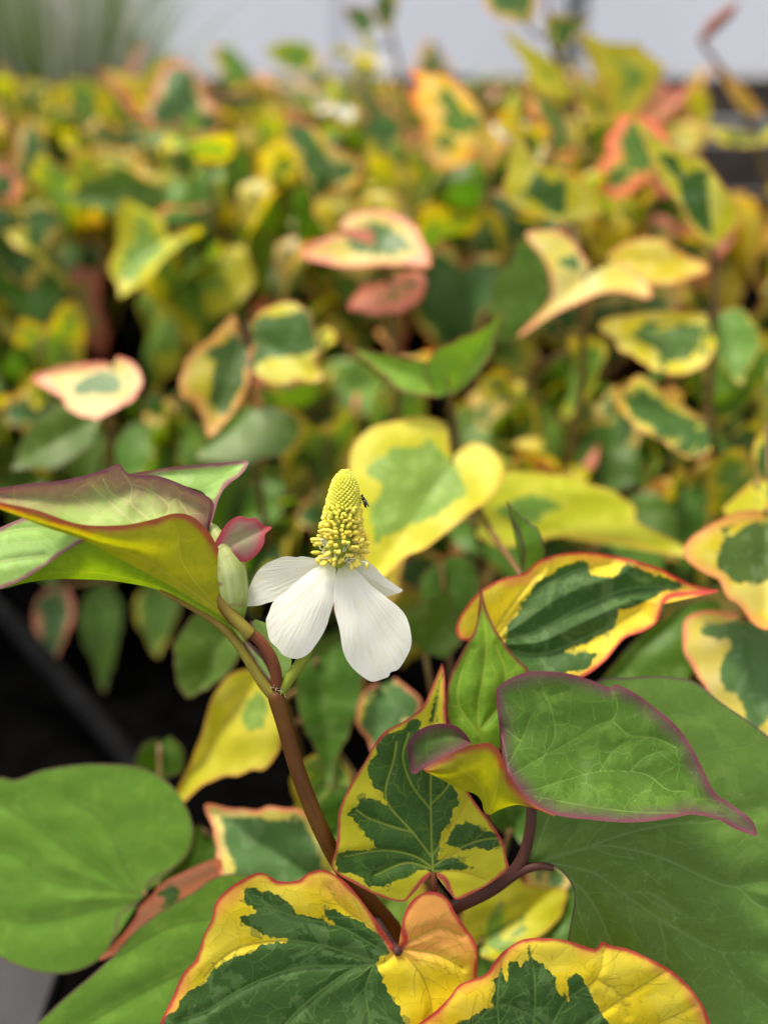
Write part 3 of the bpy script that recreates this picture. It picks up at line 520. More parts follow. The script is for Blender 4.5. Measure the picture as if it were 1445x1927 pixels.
# the flower: spike with its florets, four white bracts
sb, st_ = W(638, 1068, .1605), W(650, 889, .1605); ax = (st_-sb); HL = np.linalg.norm(ax); ax /= HL
e1 = np.cross(ax, [0, 1, 0]); e1 /= np.linalg.norm(e1); e2 = np.cross(ax, e1)
def core_r(t): return np.interp(t, [0, .08, .2, .35, .5, .7, .85, .93, 1], [.0012, .0021, .0031, .0034, .0034, .0031, .0024, .0017, .0002])
a = Acc(); tt = np.linspace(0, 1, 40); a.tube(sb+tt[:, None]*ax*HL, core_r(tt), 28)
spike = a.build('flower_spike', M['core'], hero, hb)
tag(spike, 'tall yellow green flower spike crowded with tiny stamens')
def capsule(acc, p, d, L, r, mat=0, n=6):
    d = np.asarray(d, float); d = d/np.linalg.norm(d); t = np.array([0, .06, .3, .65, .9, 1.0]); rr = np.array([.05, .6, 1, 1, .65, .05])*r
    acc.tube(p+(t*L)[:, None]*d, rr, n, mat, cap=False)
fl = Acc(); nfl = 820
for i in range(nfl):
    t = .06+.94*(i+.5)/nfl; t = 1-(1-t)**1.0
    ang = i*2.39996+random.uniform(-.12, .12)*(t < .6); rad_ = core_r(t); dr = math.cos(ang)*e1+math.sin(ang)*e2
    p = sb+t*ax*HL+dr*rad_*.9
    if t > .64:
        k = .00035+.00006*random.random(); out = (dr+ax*(.25+max(0, t-.85)*6)); capsule(fl, p-out*.0002, out, .00115+.0002*random.random(), k, 0)
    elif t > .30:
        if random.random() < .25 and t < .5: continue
        k = .00036+.00010*random.random(); out = dr+ax*random.uniform(-.05, .35)+.25*np.array([random.uniform(-1, 1) for _ in range(3)])
        g_ = min(1, (.66-t)/.3); capsule(fl, p+dr*random.uniform(-.0003, .0006)*g_, out, (.0011+.0006*g_+.0003*random.random()), k*(.98+.12*g_), 0 if random.random() < (t-.42)*4 else 1)
    else:
        if random.random() < .42: continue
        out = dr+ax*random.uniform(-.35, .25)+.4*np.array([random.uniform(-1, 1) for _ in range(3)])*.6
        if random.random() < .33:   # white curved style
            q = p+out*.0013; fl.tube(np.array([p, p+out*.0008, q+ax*.0004, q+ax*.0009+dr*.0003]), [.00013, .00013, .00011, .00006], 5, 2)
        else:
            ln = random.uniform(.0003, .0019); fl.tube(np.array([p, p+out*ln*.6, p+out*ln]), [.00014]*3, 5, 2); capsule(fl, p+out*ln, out+.3*ax*random.uniform(-1, 1), .0018+.0005*random.random(), .00042+.00008*random.random(), 1)
for q in range(7):      # the lowest stamens droop over the bracts
    p = W(598+q*15+random.uniform(-4, 4), 1048+random.uniform(-4, 14), .1575); capsule(fl, p, W(640, 1090, .15)*0+np.array([random.uniform(-1, 1), -.4, random.uniform(-.9, -.1)]), .0016, .00046, 1); fl.tube(np.array([p, (p+sb+ax*.002)/2, sb+ax*.003]), .00013, 5, 2)
o = fl.build('stamens', [M['bead'], M['anther'], M['filament']], hero, hb); o['kind'] = 'stuff'; o.parent = spike; o.location = (0, 0, 0)
def bract(base, outline, dfun, nu=50, nv=200, label=None, fold=None):
    O = spline(np.array(outline, float), nv); b = np.array(base, float); s = np.linspace(0, 1, nu)[:, None]
    X = b[0]+(O[:, 0]-b[0])[None]*s; Y = b[1]+(O[:, 1]-b[1])[None]*s
    ang = np.arctan2(X-b[0], Y-b[1]+1e-6); rr = np.hypot(X-b[0], Y-b[1])
    D = dfun(X, Y)+.00007*np.sin(ang*11+2)*np.minimum(rr/60, 1)+.00026*np.sin(X/19+1)*np.sin(Y/23)
    a = Acc(); a.grid(W(X, Y, D), ang, rr*CM, seg_dist(X, Y, O)*CM, 5, 5)
    o = a.build('bract', M['petal'], hero, hb); o.parent = spike; o.location = (0, 0, 0)
    if label: o['label'] = label
    return o
bract((634, 1058), c2([(690, 700), (610, 688), (540, 675), (490, 683), (430, 675), (360, 695), (280, 735), (225, 790), (180, 880), (140, 965), (143, 1010), (230, 1012), (300, 992), (355, 975), (420, 935), (560, 840), (700, 760)]), plane(.1615, 634, 1058, -1.2e-5, 2e-5, 0, -3e-7), label='white bract spreading sideways toward the bud')
bract((632, 1056), c2([(745, 725), (640, 745), (520, 830), (420, 920), (345, 980), (310, 1060), (292, 1110), (300, 1180), (320, 1250), (370, 1300), (400, 1340), (450, 1365), (510, 1371), (570, 1345), (620, 1290), (690, 1180), (730, 1060), (760, 950), (765, 840), (768, 745)]), lambda X, Y: .1600-.035e-3*(Y-1058)+1.5e-7*(Y-1058)**2+4e-7*(X-(632-.35*(Y-1058)))**2*.6, label='rounded white bract drooping toward the stem joint')
bract((641, 1056), c2([(790, 730), (768, 800), (753, 900), (753, 980), (760, 1060), (790, 1170), (815, 1320), (860, 1410), (930, 1480), (1010, 1526), (1090, 1507), (1126, 1490), (1138, 1464), (1190, 1442), (1240, 1370), (1278, 1280), (1272, 1180), (1240, 1080), (1180, 1010), (1130, 980), (1080, 950), (1010, 880), (920, 780), (860, 715)]), lambda X, Y: .1598-.035e-3*(Y-1058)+1.2e-7*(Y-1058)**2+3e-7*(X-(641+.30*(Y-1058)))**2*.6, label='largest white bract, notched at its lower edge')
bract((655, 1052), c2([(870, 700), (950, 690), (1020, 740), (1090, 810), (1170, 870), (1218, 902), (1200, 922), (1140, 942), (1080, 952), (1010, 885), (920, 785)]), lambda X, Y: .1620+2e-5*(X-655)+np.maximum(0, (Y-1056)-.52*(X-660)-14)*4.5e-5, label='short folded white bract at the back of the flower')
# gnat
fp = W(684, 941, .1600)
fly = empty('gnat', fp, 'tiny black gnat sitting on the yellow spike', 'insect')
d = (W(689, 955, .160)-W(680, 928, .160)); d /= np.linalg.norm(d)
for nm, t0, L, r in (('abdomen', .0002, .0016, .00033), ('thorax', -.0008, .001, .00042), ('head', -.0013, .0006, .0003)):
    a = Acc(); capsule(a, fp+d*t0, d, L, r, n=10); a.build(nm, M['fly'], fly, fp)
a = Acc(); capsule(a, fp+d*(-.0004)+RT*.0004, d+.12*RT, .0021, .00022, n=8); a.build('wing', M['wing'], fly, fp)
for s in range(6):
    a = Acc(); q = fp+d*(-.0006+.0004*(s % 3)); sd_ = RT*(-.0006)+FW*(.0005 if s < 3 else -.0005); a.tube(np.array([q, q+sd_*.6+d*.0002, q+sd_*1.5+d*.0004]), .00006, 4); a.build('leg', M['fly'], fly, fp)

# ------------------------------------------------------------------ other traced plants
def drop_stem(px, py, d, ztop=.085):
    p = W(px, py, d); return np.array([p[0], p[1]+.004, ztop])
class Plant:
    def __init__(s, label, stem, mat='bstem', r=.0019):
        P = [W(*q) for q in stem]; b = P[0].copy(); b[2] = .086; b[1] += .006
        s.path = spline(np.array([b]+[p for p in P]), 40) if P[0][2] > .095 else spline(np.array(P), 40)
        s.b = s.path[0]; s.e = empty('chameleon_plant', s.b, label, 'plant'); s.mat = mat
        a = Acc(); a.tube(s.path, np.linspace(r, r*.6, 40), 12); a.build('stem', M[mat], s.e, s.b)
    def stalk(s, q):
        dz = q[2]-.012; i = np.argmin(np.linalg.norm(s.path-(q-np.array([0, 0, .012])), axis=1)); p = s.path[i]
        m = (p+q)/2+np.array([0, 0, -.003]); a = Acc(); a.tube(spline(np.array([p, m, q]), 14), np.linspace(.0011, .0008, 14), 8); a.build('stalk', M[s.mat], s.e, s.b)
    def leaf(s, base, d, outline, mat, gx=0, gy=0, blot=None, cyy=0, cxx=0, veins=None, plain=False, nu=26, nv=110, amp=.0012, label=None, ruff=.0006, vee=4e-5):
        a = Acc(); cm = CM*d/.16
        ctr = np.mean(np.array(outline), 0); far = max(outline, key=lambda p: (p[0]-base[0])**2+(p[1]-base[1])**2)
        vv = veins or [[base, ((base[0]+far[0])/2, (base[1]+far[1])/2+4), far]]
        if blot: mat = mat.replace('b_', 'p_')
        tw = branches(vv, 60, 8) if nu >= 60 else ()
        df = plane(d, base[0], base[1], gx, gy, cxx, cyy)
        fan(a, base, outline, df, nu, nv, 0, vv, blot, amp=amp, cm=cm, ruff=ruff, plain=plain, ridge=22, vee=vee, twigs=tw, wob=.035 if nu < 60 else 0)
        o = a.build('leaf', M[mat], s.e, s.b)
        if label: o['label'] = label
        s.stalk(W(base[0], base[1], d)); return o

p = Plant('plant whose yellow and green heart-shaped leaf hangs behind the flower spike', [(905, 1040, .30), (870, 900, .275), (850, 770, .262), (838, 700, .256)])
p.leaf((850, 868), .245, [(846, 850), (838, 800), (800, 785), (740, 790), (690, 808), (665, 850), (655, 920), (680, 1000), (698, 1088), (760, 1052), (850, 992), (920, 940), (950, 890), (932, 850), (892, 832), (862, 848)], 'b_lime', 1e-5, -1.6e-4, [[(850, 866), (810, 825), (740, 845), (685, 880), (715, 915), (688, 960), (700, 1045), (735, 1010), (790, 985), (850, 960), (890, 925), (870, 890)]], label='yellow heart-shaped leaf with green centre hanging behind the spike')
p.leaf((848, 738), .250, [(846, 728), (830, 692), (760, 672), (675, 662), (720, 706), (762, 738), (822, 748)], 'bright', 0, -5e-5, plain=True)
p.leaf((845, 742), .252, [(815, 742), (800, 692), (830, 650), (880, 630), (932, 612), (926, 662), (892, 712), (855, 748)], 'bright', 1e-5, 1e-5, plain=True)
p.leaf((900, 985), .262, [(900, 965), (920, 900), (1000, 885), (1120, 915), (1200, 965), (1260, 1040), (1150, 1015), (1050, 1010), (950, 1030), (895, 1010)], 'b_lime', 1e-5, -1e-4, [[(930, 960), (1000, 930), (1060, 950), (990, 980)]])
p.leaf((985, 1090), .195, [(978, 1085), (986, 1040), (975, 1000), (957, 962), (986, 975), (1012, 1000), (1026, 1040), (1010, 1072)], 'green', 0, 2e-5, plain=True)
p = Plant('plant with the pointed yellow-rimmed dark green leaf beside the upright narrow leaf', [(960, 1420, .235), (930, 1330, .21), (905, 1240, .195)])
p.leaf((905, 1212), .181, [(895, 1205), (866, 1203), (857, 1180), (872, 1148), (897, 1118), (940, 1090), (985, 1078), (1020, 1052), (1080, 1039), (1150, 1045), (1230, 1065), (1272, 1086), (1302, 1100), (1352, 1113), (1290, 1117), (1251, 1127), (1236, 1170), (1208, 1189), (1173, 1203), (1138, 1244), (1097, 1274), (1040, 1290), (980, 1290), (930, 1265), (908, 1235)], 'var', 1.2e-5, -3e-5,
       [[(945, 1225), (960, 1180), (985, 1130), (1010, 1098), (1060, 1064), (1100, 1050), (1112, 1082), (1150, 1088), (1180, 1060), (1200, 1072), (1292, 1101), (1250, 1113), (1200, 1140), (1168, 1150), (1150, 1185), (1090, 1213), (1058, 1228), (1122, 1229), (1110, 1252), (1080, 1265), (1030, 1280), (960, 1260)]], veins=[[(905, 1212), (1000, 1190), (1100, 1140), (1200, 1105), (1340, 1112)], [(920, 1215), (1000, 1120), (1080, 1075), (1150, 1060)], [(930, 1220), (1020, 1230), (1100, 1200), (1200, 1150)], [(915, 1210), (960, 1140), (1010, 1080)]], nu=60, nv=240, label='yellow leaf with large dark green heart and long pink tip')
p.leaf((1120, 1300), .225, [(1130, 1280), (1200, 1200), (1290, 1140), (1330, 1200), (1290, 1290), (1200, 1340)], 'b_green', 0, -2e-5)
p = Plant('plant with wavy yellow leaves rising right of the pink-tipped leaf', [(1440, 1330, .27), (1450, 1150, .25), (1460, 960, .235)])
p.leaf((1440, 962), .218, [(1425, 960), (1380, 965), (1315, 1000), (1288, 1030), (1305, 1066), (1340, 1095), (1380, 1132), (1440, 1152), (1500, 1130), (1530, 1050), (1510, 950), (1470, 930), (1445, 940)], 'b_yel', 0, -1e-4, [[(1340, 1012), (1400, 985), (1500, 975), (1500, 1060), (1420, 1112), (1350, 1075)]])
p.leaf((1400, 1165), .212, [(1380, 1155), (1330, 1148), (1290, 1165), (1285, 1210), (1302, 1262), (1332, 1312), (1390, 1370), (1450, 1430), (1490, 1300), (1470, 1180), (1420, 1155)], 'b_pink', 0, -6e-5, [[(1330, 1190), (1370, 1210), (1345, 1250), (1380, 1300), (1420, 1390), (1480, 1300), (1460, 1180), (1390, 1170)]])
p.leaf((1420, 900), .255, [(1430, 900), (1390, 930), (1360, 960), (1400, 975), (1480, 960), (1520, 900), (1460, 880)], 'b_lime', 0, -1e-4)
p.leaf((1445, 800), .262, [(1430, 810), (1415, 850), (1430, 900), (1490, 930), (1520, 850), (1480, 800)], 'b_yel', 0, -5e-5)
p = Plant('tall red-stemmed plant whose topmost leaf is orange at its base, before the dark boards', [(1330, 860, .34), (1332, 760, .325), (1345, 600, .315), (1340, 475, .31), (1338, 462, .31)], r=.0022)
p.leaf((1343, 466), .305, [(1325, 455), (1300, 428), (1280, 390), (1250, 350), (1225, 300), (1212, 248), (1262, 273), (1312, 298), (1352, 338), (1386, 380), (1394, 410), (1375, 440), (1355, 455)], 'b_yel', 0, 1e-5, [[(1245, 295), (1275, 330), (1290, 380), (1332, 440), (1325, 390), (1335, 322), (1305, 318), (1290, 345), (1268, 305)]])
p.leaf((1330, 600), .30, [(1330, 590), (1250, 585), (1170, 595), (1155, 620), (1190, 675), (1250, 702), (1320, 692), (1348, 650)], 'b_yel', 0, -1e-4)
p.leaf((1330, 800), .285, [(1325, 790), (1265, 750), (1205, 708), (1172, 755), (1185, 792), (1235, 825), (1295, 862), (1338, 850)], 'b_yel', 0, -1e-4)
p.leaf((1350, 590), .31, [(1345, 590), (1390, 580), (1425, 620), (1420, 680), (1375, 705), (1345, 670)], 'b_lime', 0, -1e-4)
p = Plant('plant with the broad pink-tipped cream leaf above a dark green one', [(1090, 760, .33), (1095, 640, .315), (1095, 540, .305), (1080, 430, .31)])
p.leaf((1100, 520), .295, [(1110, 500), (1060, 440), (990, 442), (1030, 505), (1036, 560), (996, 614), (1062, 582), (1150, 548), (1222, 562), (1214, 528), (1160, 490)], 'b_pink', 0, -1e-4, [[(1060, 490), (1080, 480), (1090, 500)]])
p.leaf((1040, 600), .292, [(1030, 610), (1000, 630), (940, 642), (918, 600), (930, 540), (960, 490), (1002, 468), (1032, 510), (1035, 570)], 'b_green', 0, 2e-5)
p.leaf((1062, 418), .325, [(1040, 415), (970, 392), (944, 350), (955, 310), (984, 266), (1005, 300), (1050, 318), (1092, 340), (1126, 375), (1132, 402), (1090, 416)], 'b_yel', 0, 2e-5, [[(985, 365), (1010, 325), (1040, 352), (1060, 340), (1066, 400), (1030, 402)]])
p.leaf((1150, 490), .305, [(1140, 480), (1180, 455), (1240, 450), (1302, 490), (1280, 532), (1200, 535)], 'b_yel', 0, -1.5e-4)
p = Plant('plant carrying the pink-edged green leaf high behind the spike', [(745, 720, .33), (740, 620, .32), (730, 520, .31), (715, 470, .308)])
p.leaf((715, 462), .30, [(700, 455), (640, 440), (592, 462), (590, 485), (650, 502), (720, 498), (790, 502), (812, 500), (800, 460), (770, 420), (720, 395), (660, 402), (640, 430), (700, 440)], 'b_pink', 0, -1.6e-4, [[(640, 440), (700, 415), (760, 440), (780, 475), (700, 480), (650, 470)]])
p.leaf((730, 530), .31, [(720, 530), (680, 540), (665, 570), (700, 590), (760, 585), (800, 545), (790, 510), (750, 515)], 'b_pink', 0, -1.2e-4)
p = Plant('plant with a pink-bordered oval leaf over the dark left gap', [(215, 900, .31), (212, 800, .295), (210, 720, .285), (205, 690, .28)])
p.leaf((212, 688), .272, [(200, 682), (170, 682), (120, 690), (85, 708), (115, 757), (150, 782), (190, 782), (246, 757), (268, 720), (252, 684), (222, 670)], 'b_pink', 0, -1.4e-4, [[(130, 720), (160, 705), (210, 700), (235, 715), (225, 740), (180, 745), (145, 742)]])
p.leaf((190, 780), .29, [(180, 770), (120, 760), (60, 800), (40, 870), (100, 880), (170, 840)], 'b_green', 0, -1e-4)
p.leaf((110, 1105), .385, [(105, 1100), (70, 1130), (65, 1190), (95, 1250), (125, 1200), (140, 1140), (125, 1102)], 'b_pink', 0, -2e-5)
p.leaf((190, 1100), .385, [(180, 1095), (150, 1150), (165, 1230), (195, 1275), (220, 1220), (232, 1150), (210, 1100)], 'b_green', 0, -2e-5)
p.leaf((295, 1095), .385, [(285, 1090), (255, 1130), (265, 1190), (300, 1215), (335, 1160), (340, 1110), (315, 1090)], 'b_lime', 0, -2e-5)
p = Plant('plant with a half yellow, half green drooping leaf left of the spike', [(480, 860, .31), (470, 740, .295), (462, 650, .285), (470, 610, .282)])
p.leaf((455, 640), .275, [(445, 620), (440, 592), (400, 632), (360, 662), (340, 720), (360, 762), (402, 798), (432, 782), (468, 722), (470, 660)], 'b_yel', 0, -6e-5, [[(400, 650), (450, 620), (470, 650), (468, 722), (430, 780), (395, 760), (390, 700)]])
p.leaf((475, 630), .280, [(470, 610), (500, 580), (560, 568), (592, 620), (592, 700), (552, 718), (502, 718), (470, 690), (478, 650)], 'b_yel', 0, -8e-5, [[(480, 600), (590, 580), (600, 660), (520, 670), (470, 690)]])
p.leaf((480, 770), .29, [(470, 760), (420, 790), (380, 850), (450, 870), (540, 850), (560, 790), (510, 765)], 'b_green', 0, -1.2e-4)
p = Plant('low plant with a yellow and green leaf hanging behind the brown flower stem', [(575, 1560, .26), (560, 1400, .245), (520, 1280, .24), (480, 1230, .238)], r=.0014)
p.leaf((492, 1262), .228, [(480, 1255), (430, 1272), (392, 1330), (372, 1402), (342, 1490), (420, 1466), (492, 1445), (530, 1392), (530, 1310), (508, 1262)], 'b_lime', 0, -3e-5, [[(440, 1330), (490, 1290), (510, 1330), (495, 1380), (440, 1370)]])
p.leaf((430, 1180), .245, [(430, 1165), (380, 1150), (332, 1200), (336, 1270), (372, 1302), (422, 1272), (462, 1212), (450, 1172)], 'b_green', 0, -3e-5)
p.leaf((600, 1240), .238, [(590, 1230), (560, 1260), (560, 1340), (590, 1400), (622, 1445), (665, 1360), (682, 1262), (645, 1205)], 'b_green', 0, -3e-5)
p.leaf((715, 1290), .232, [(705, 1285), (680, 1310), (672, 1362), (705, 1402), (770, 1382), (792, 1322), (745, 1275)], 'b_pink', 0, -3e-5)
p = Plant('low plant with the broad soft green leaf beside the dark gap', [(430, 1900, .27), (360, 1760, .245), (300, 1695, .225)], r=.0015)
o7 = c4([(555, 545), (565, 520), (600, 500), (680, 450), (715, 400), (730, 330), (710, 250), (660, 170), (600, 120), (520, 85), (400, 75), (280, 80), (160, 100), (60, 135), (0, 125), (-100, 140), (-220, 240), (-330, 420), (-260, 600), (-120, 740), (0, 805), (50, 830), (140, 860), (240, 867), (330, 842), (400, 790), (440, 700), (447, 650), (500, 610), (535, 590)])
p.leaf((272, 1681), .212, o7, 'green', 0, -3e-5, veins=[c4(v) for v in ([(550, 575), (450, 530), (350, 460), (230, 380), (100, 280), (-200, 120)], [(530, 550), (480, 480), (440, 380), (380, 280), (280, 220)], [(500, 560), (320, 540), (180, 510), (60, 420), (-200, 330)], [(510, 595), (380, 620), (200, 660), (60, 670), (-150, 600)])], plain=True, nu=60, nv=200, amp=.0006, ruff=.0002, vee=1e-6, label='broad plain green leaf with the stalk notch facing the flower stem')
p.leaf((600, 1765), .194, [(590, 1740), (560, 1690), (480, 1650), (414, 1648), (359, 1682), (299, 1718), (249, 1758), (214, 1798), (164, 1843), (100, 1898), (40, 1970), (60, 2060), (250, 2120), (480, 2080), (600, 1960), (625, 1850), (612, 1790)], 'green', 0, -2e-5, veins=[[(600, 1765), (450, 1790), (300, 1850), (120, 1950)], [(590, 1765), (450, 1730), (330, 1740), (220, 1800)], [(590, 1770), (480, 1880), (350, 1980)]], plain=True, nu=60, nv=200, amp=.0006, vee=1e-6, ruff=.0002, label='plain green leaf under the big yellow leaf')
p.leaf((300, 1400), .25, [(300, 1390), (270, 1400), (255, 1440), (290, 1470), (340, 1450), (345, 1410), (320, 1385)], 'b_green', 0, 0)
p = Plant('low plant with an orange-red edged green leaf behind the base of the flower stem', [(560, 1850, .25), (590, 1740, .225), (610, 1660, .215)], r=.0015)
p.leaf((600, 1655), .207, [(585, 1660), (500, 1680), (425, 1670), (412, 1600), (405, 1558), (412, 1530), (450, 1523), (520, 1524), (575, 1526), (605, 1568), (640, 1640), (620, 1662)], 'b_pink', 0, -3e-5, [[(420, 1540), (470, 1545), (550, 1545), (585, 1580), (610, 1640), (560, 1690), (450, 1680), (440, 1620), (425, 1570)]])
p.leaf((420, 1655), .204, [(420, 1640), (412, 1615), (360, 1635), (310, 1660), (275, 1690), (250, 1735), (230, 1780), (290, 1760), (380, 1710), (430, 1670)], 'b_pink', 0, -2e-5, [[(310, 1690), (290, 1680), (330, 1665), (350, 1690), (300, 1720)]])
p.leaf((380, 1560), .225, [(380, 1550), (340, 1570), (300, 1640), (330, 1680), (400, 1650), (415, 1580)], 'b_green', 0, -3e-5)
p = Plant('low plant with yellow and green leaf seen under the dark branch', [(900, 1950, .26), (910, 1850, .235), (900, 1780, .222)], r=.0015)
p.leaf((905, 1770), .212, [(890, 1780), (868, 1740), (880, 1690), (955, 1648), (1032, 1678), (1048, 1722), (1005, 1772), (940, 1805), (905, 1800)], 'b_lime', 0, -3e-5, [[(910, 1730), (940, 1700), (950, 1760), (985, 1720), (1000, 1755), (950, 1790), (910, 1790)]])
p.leaf((1010, 1700), .222, [(1000, 1690), (985, 1640), (1000, 1600), (1060, 1600), (1080, 1660), (1060, 1720), (1020, 1720)], 'b_pink', 0, -3e-5)
p.leaf((960, 1560), .215, [(950, 1570), (920, 1540), (940, 1500), (1000, 1500), (1010, 1560), (980, 1590)], 'b_green', 0, -3e-5)
p.leaf((690, 1480), .215, [(680, 1490), (640, 1480), (600, 1520), (600, 1600), (650, 1620), (700, 1560)], 'b_green', 0, -3e-5)
p.leaf((1000, 1800), .21, [(1000, 1790), (1040, 1720), (1085, 1660), (1110, 1760), (1080, 1850), (1020, 1850)], 'b_green', 0, -3e-5)
p.leaf((760, 1620), .228, [(750, 1630), (700, 1640), (660, 1700), (690, 1760), (770, 1760), (800, 1690), (785, 1630)], 'b_lime', 0, -2e-5)
p.leaf((860, 1870), .215, [(850, 1860), (830, 1800), (860, 1760), (930, 1760), (960, 1820), (930, 1880), (880, 1890)], 'b_green', 0, -2e-5)
p.leaf((640, 1420), .235, [(630, 1430), (590, 1420), (550, 1460), (560, 1540), (620, 1560), (660, 1500), (655, 1440)], 'b_lime', 0, -2e-5)
p.leaf((800, 1230), .24, [(790, 1220), (750, 1180), (790, 1130), (850, 1140), (870, 1200), (840, 1240)], 'b_green', 0, -2e-5)
p.leaf((830, 1060), .262, [(820, 1060), (790, 1090), (800, 1150), (850, 1170), (900, 1120), (890, 1060), (850, 1045)], 'b_green', 0, -6e-5)
p = Plant('tall plant with yellow olive leaves standing against the grey post', [(1120, 420, .46), (1110, 300, .45), (1075, 180, .44), (1035, 60, .435), (1030, -30, .43)])
p.leaf((1060, 190), .43, [(1050, 188), (1010, 165), (985, 120), (962, 76), (1010, 92), (1052, 130), (1078, 178)], 'b_lime', 0, 1e-5)
p.leaf((1160, 245), .435, [(1150, 235), (1140, 180), (1120, 120), (1098, 82), (1160, 82), (1222, 100), (1250, 125), (1225, 175), (1185, 230)], 'b_lime', 0, 3e-5)
p.leaf((1035, 82), .43, [(1030, 75), (1028, 30), (1098, 38), (1068, 86), (1045, 92)], 'b_yel', 0, 1e-5)
p.leaf((985, 40), .43, [(975, 45), (925, 25), (905, -30), (980, -40), (1010, 0), (1000, 45)], 'b_pink', 0, 1e-5)
p.leaf((1120, 240), .44, [(1110, 235), (1075, 170), (1110, 150), (1150, 190), (1150, 240)], 'b_yel', 0, 1e-5)
p.leaf((1170, 255), .44, [(1165, 250), (1180, 225), (1230, 190), (1290, 165), (1260, 215), (1200, 260)], 'b_pink', 0, 1e-5)
p = Plant('slender plant ending in a red closed bud near the white wall', [(1440, 400, .48), (1430, 300, .47), (1400, 200, .46), (1335, 100, .455), (1325, 75, .455), (1385, 8, .45)])
p.leaf((1400, 208), .455, [(1390, 205), (1365, 165), (1335, 102), (1385, 150), (1435, 208), (1415, 218)], 'b_yel', 0, 1e-5)
p.leaf((1420, 260), .46, [(1410, 250), (1340, 240), (1360, 270), (1420, 275), (1480, 250), (1450, 235)], 'b_yel', 0, -1e-4)
a = Acc(); P_ = line_px([(1318, 78, .455), (1340, 50, .453), (1365, 28, .451), (1390, 5, .45)], 16); a.tube(P_, np.interp(np.linspace(0, 1, 16), [0, .3, .7, 1], [.002, .0042, .0036, .0004]), 12)
tag(a.build('flower_bud', plain_mat('red_bud', (.30, .05, .04), (.22, .09, .04), 200), p.e, p.b), 'dark red closed bud')
p = Plant('plant with an orange tip leaf and slim stalks rising above the far rows', [(770, 330, .55), (765, 200, .54), (735, 60, .53), (715, -20, .53)])
p.leaf((715, -10), .52, [(705, -15), (690, -35), (745, -40), (745, 30), (718, 48), (700, 10)], 'b_yel', 0, 1e-5)
p.leaf((680, 70), .53, [(690, 75), (662, 50), (650, 20), (690, 15), (710, 45)], 'b_pink', 0, 1e-5)
p = Plant('plant with a pink-red edged leaf just below the white wall', [(575, 330, .56), (570, 240, .555), (560, 180, .55)])
p.leaf((560, 175), .54, [(545, 170), (478, 145), (540, 140), (618, 188), (590, 205), (530, 190)], 'b_pink', 0, -2e-4)
p.leaf((555, 130), .55, [(545, 132), (505, 100), (545, 75), (590, 90), (585, 130)], 'b_lime', 0, 1e-5)
p.leaf((300, 190), .56, [(290, 190), (270, 150), (290, 118), (328, 112), (325, 160), (310, 192)], 'b_lime', 0, 1e-5)
p.leaf((262, 182), .56, [(250, 182), (200, 135), (260, 145), (285, 150), (275, 185)], 'b_yel', 0, 1e-5)

# ------------------------------------------------------------------ rows of plants behind
def heart(seed, L=5.0, wid=1.0, cup=.1, droop=.25, fold=.2):
    """a heart-shaped blade in its own space: stalk point at the origin, tip towards +Y, length L centimetres"""
    r = np.random.default_rng(seed); nu, nv = 11, 45
    th = np.linspace(-1, 1, nv); s = np.linspace(0, 1, nu)[:, None]
    key = np.array([(.03, -.02), (.16, -.15), (.34, -.15), (.46, .02), (.50, .22), (.43, .45), (.27, .70), (.11, .88), (0, 1.06)])
    right = spline(key, 23); O = np.vstack([right*[1, 1], (right*[-1, 1])[::-1][1:]])*[wid, 1]
    ph = np.linspace(0, 2*math.pi, len(O))
    O = O*(1+.09*np.sin(2*ph+r.uniform(0, 6))+.06*np.sin(5*ph+r.uniform(0, 6))+.03*np.sin(9*ph+r.uniform(0, 6)))[:, None]; O[:, 0] += r.uniform(-.18, .18)*O[:, 1]**2
    X = O[:, 0][None]*s; Y = O[:, 1][None]*s
    Z = cup*(np.abs(X)/.5)**1.4*fold*2 - droop*np.maximum(Y, 0)**2*.8 - .5*droop*Y*0 + .05*np.sin(X*9+r.uniform(0, 6))*np.sin(Y*7+r.uniform(0, 6))+.05*np.sin(np.arctan2(X, Y+.01)*5+r.uniform(0, 6))*s**2+r.uniform(-.3, .3)*X*Y
    ed = seg_dist(X, Y, O)*L; vn = np.full(X.shape, 9.0)
    for e in ((0, 1), (.33, .6), (-.33, .6), (.46, .15), (-.46, .15)): vn = np.minimum(vn, seg_dist(X, Y, [(0, 0), (e[0]*.6, e[1]*.45), e])*L)
    a = Acc(); a.grid(np.stack([X, Y, Z], -1)*L/100, X*L+10, Y*L+10, ed, ed-.62+.25*np.cos(np.arctan2(X, Y+.01)*5), vn)
    return a
HM = []
for k in range(8):
    o = heart(k, 5.0, [1, 1.1, .9, 1.05, .95, 1.15, 1, .9][k], [.6, .3, .9, -.3, .5, .8, .1, .7][k], [.35, .7, .15, .5, .8, .3, .6, .4][k]).build('leaf', M['b_yel'])
    HM.append(o.data); bpy.data.objects.remove(o)
MATW = ['b_yel']*7+['b_pink']*5+['b_green']*7+['b_lime']*7
def leaf_obj(parent, mesh, mat, mtx):
    o = bpy.data.objects.new('leaf', mesh); COL.objects.link(o); o.parent = parent
    o.material_slots[0].link = 'OBJECT'; o.material_slots[0].material = M[mat]; o.matrix_local = mtx; return o
def orient(p, fwd, nrm, s):
    f = Vector(fwd).normalized(); n = Vector(nrm); n = (n-f*n.dot(f)).normalized(); x = f.cross(n)
    m = Matrix((( x.x, f.x, n.x, p[0]), (x.y, f.y, n.y, p[1]), (x.z, f.z, n.z, p[2]), (0, 0, 0, 1)))
    return m @ Matrix.Diagonal((s, s, s, 1))
FLOWER = {}
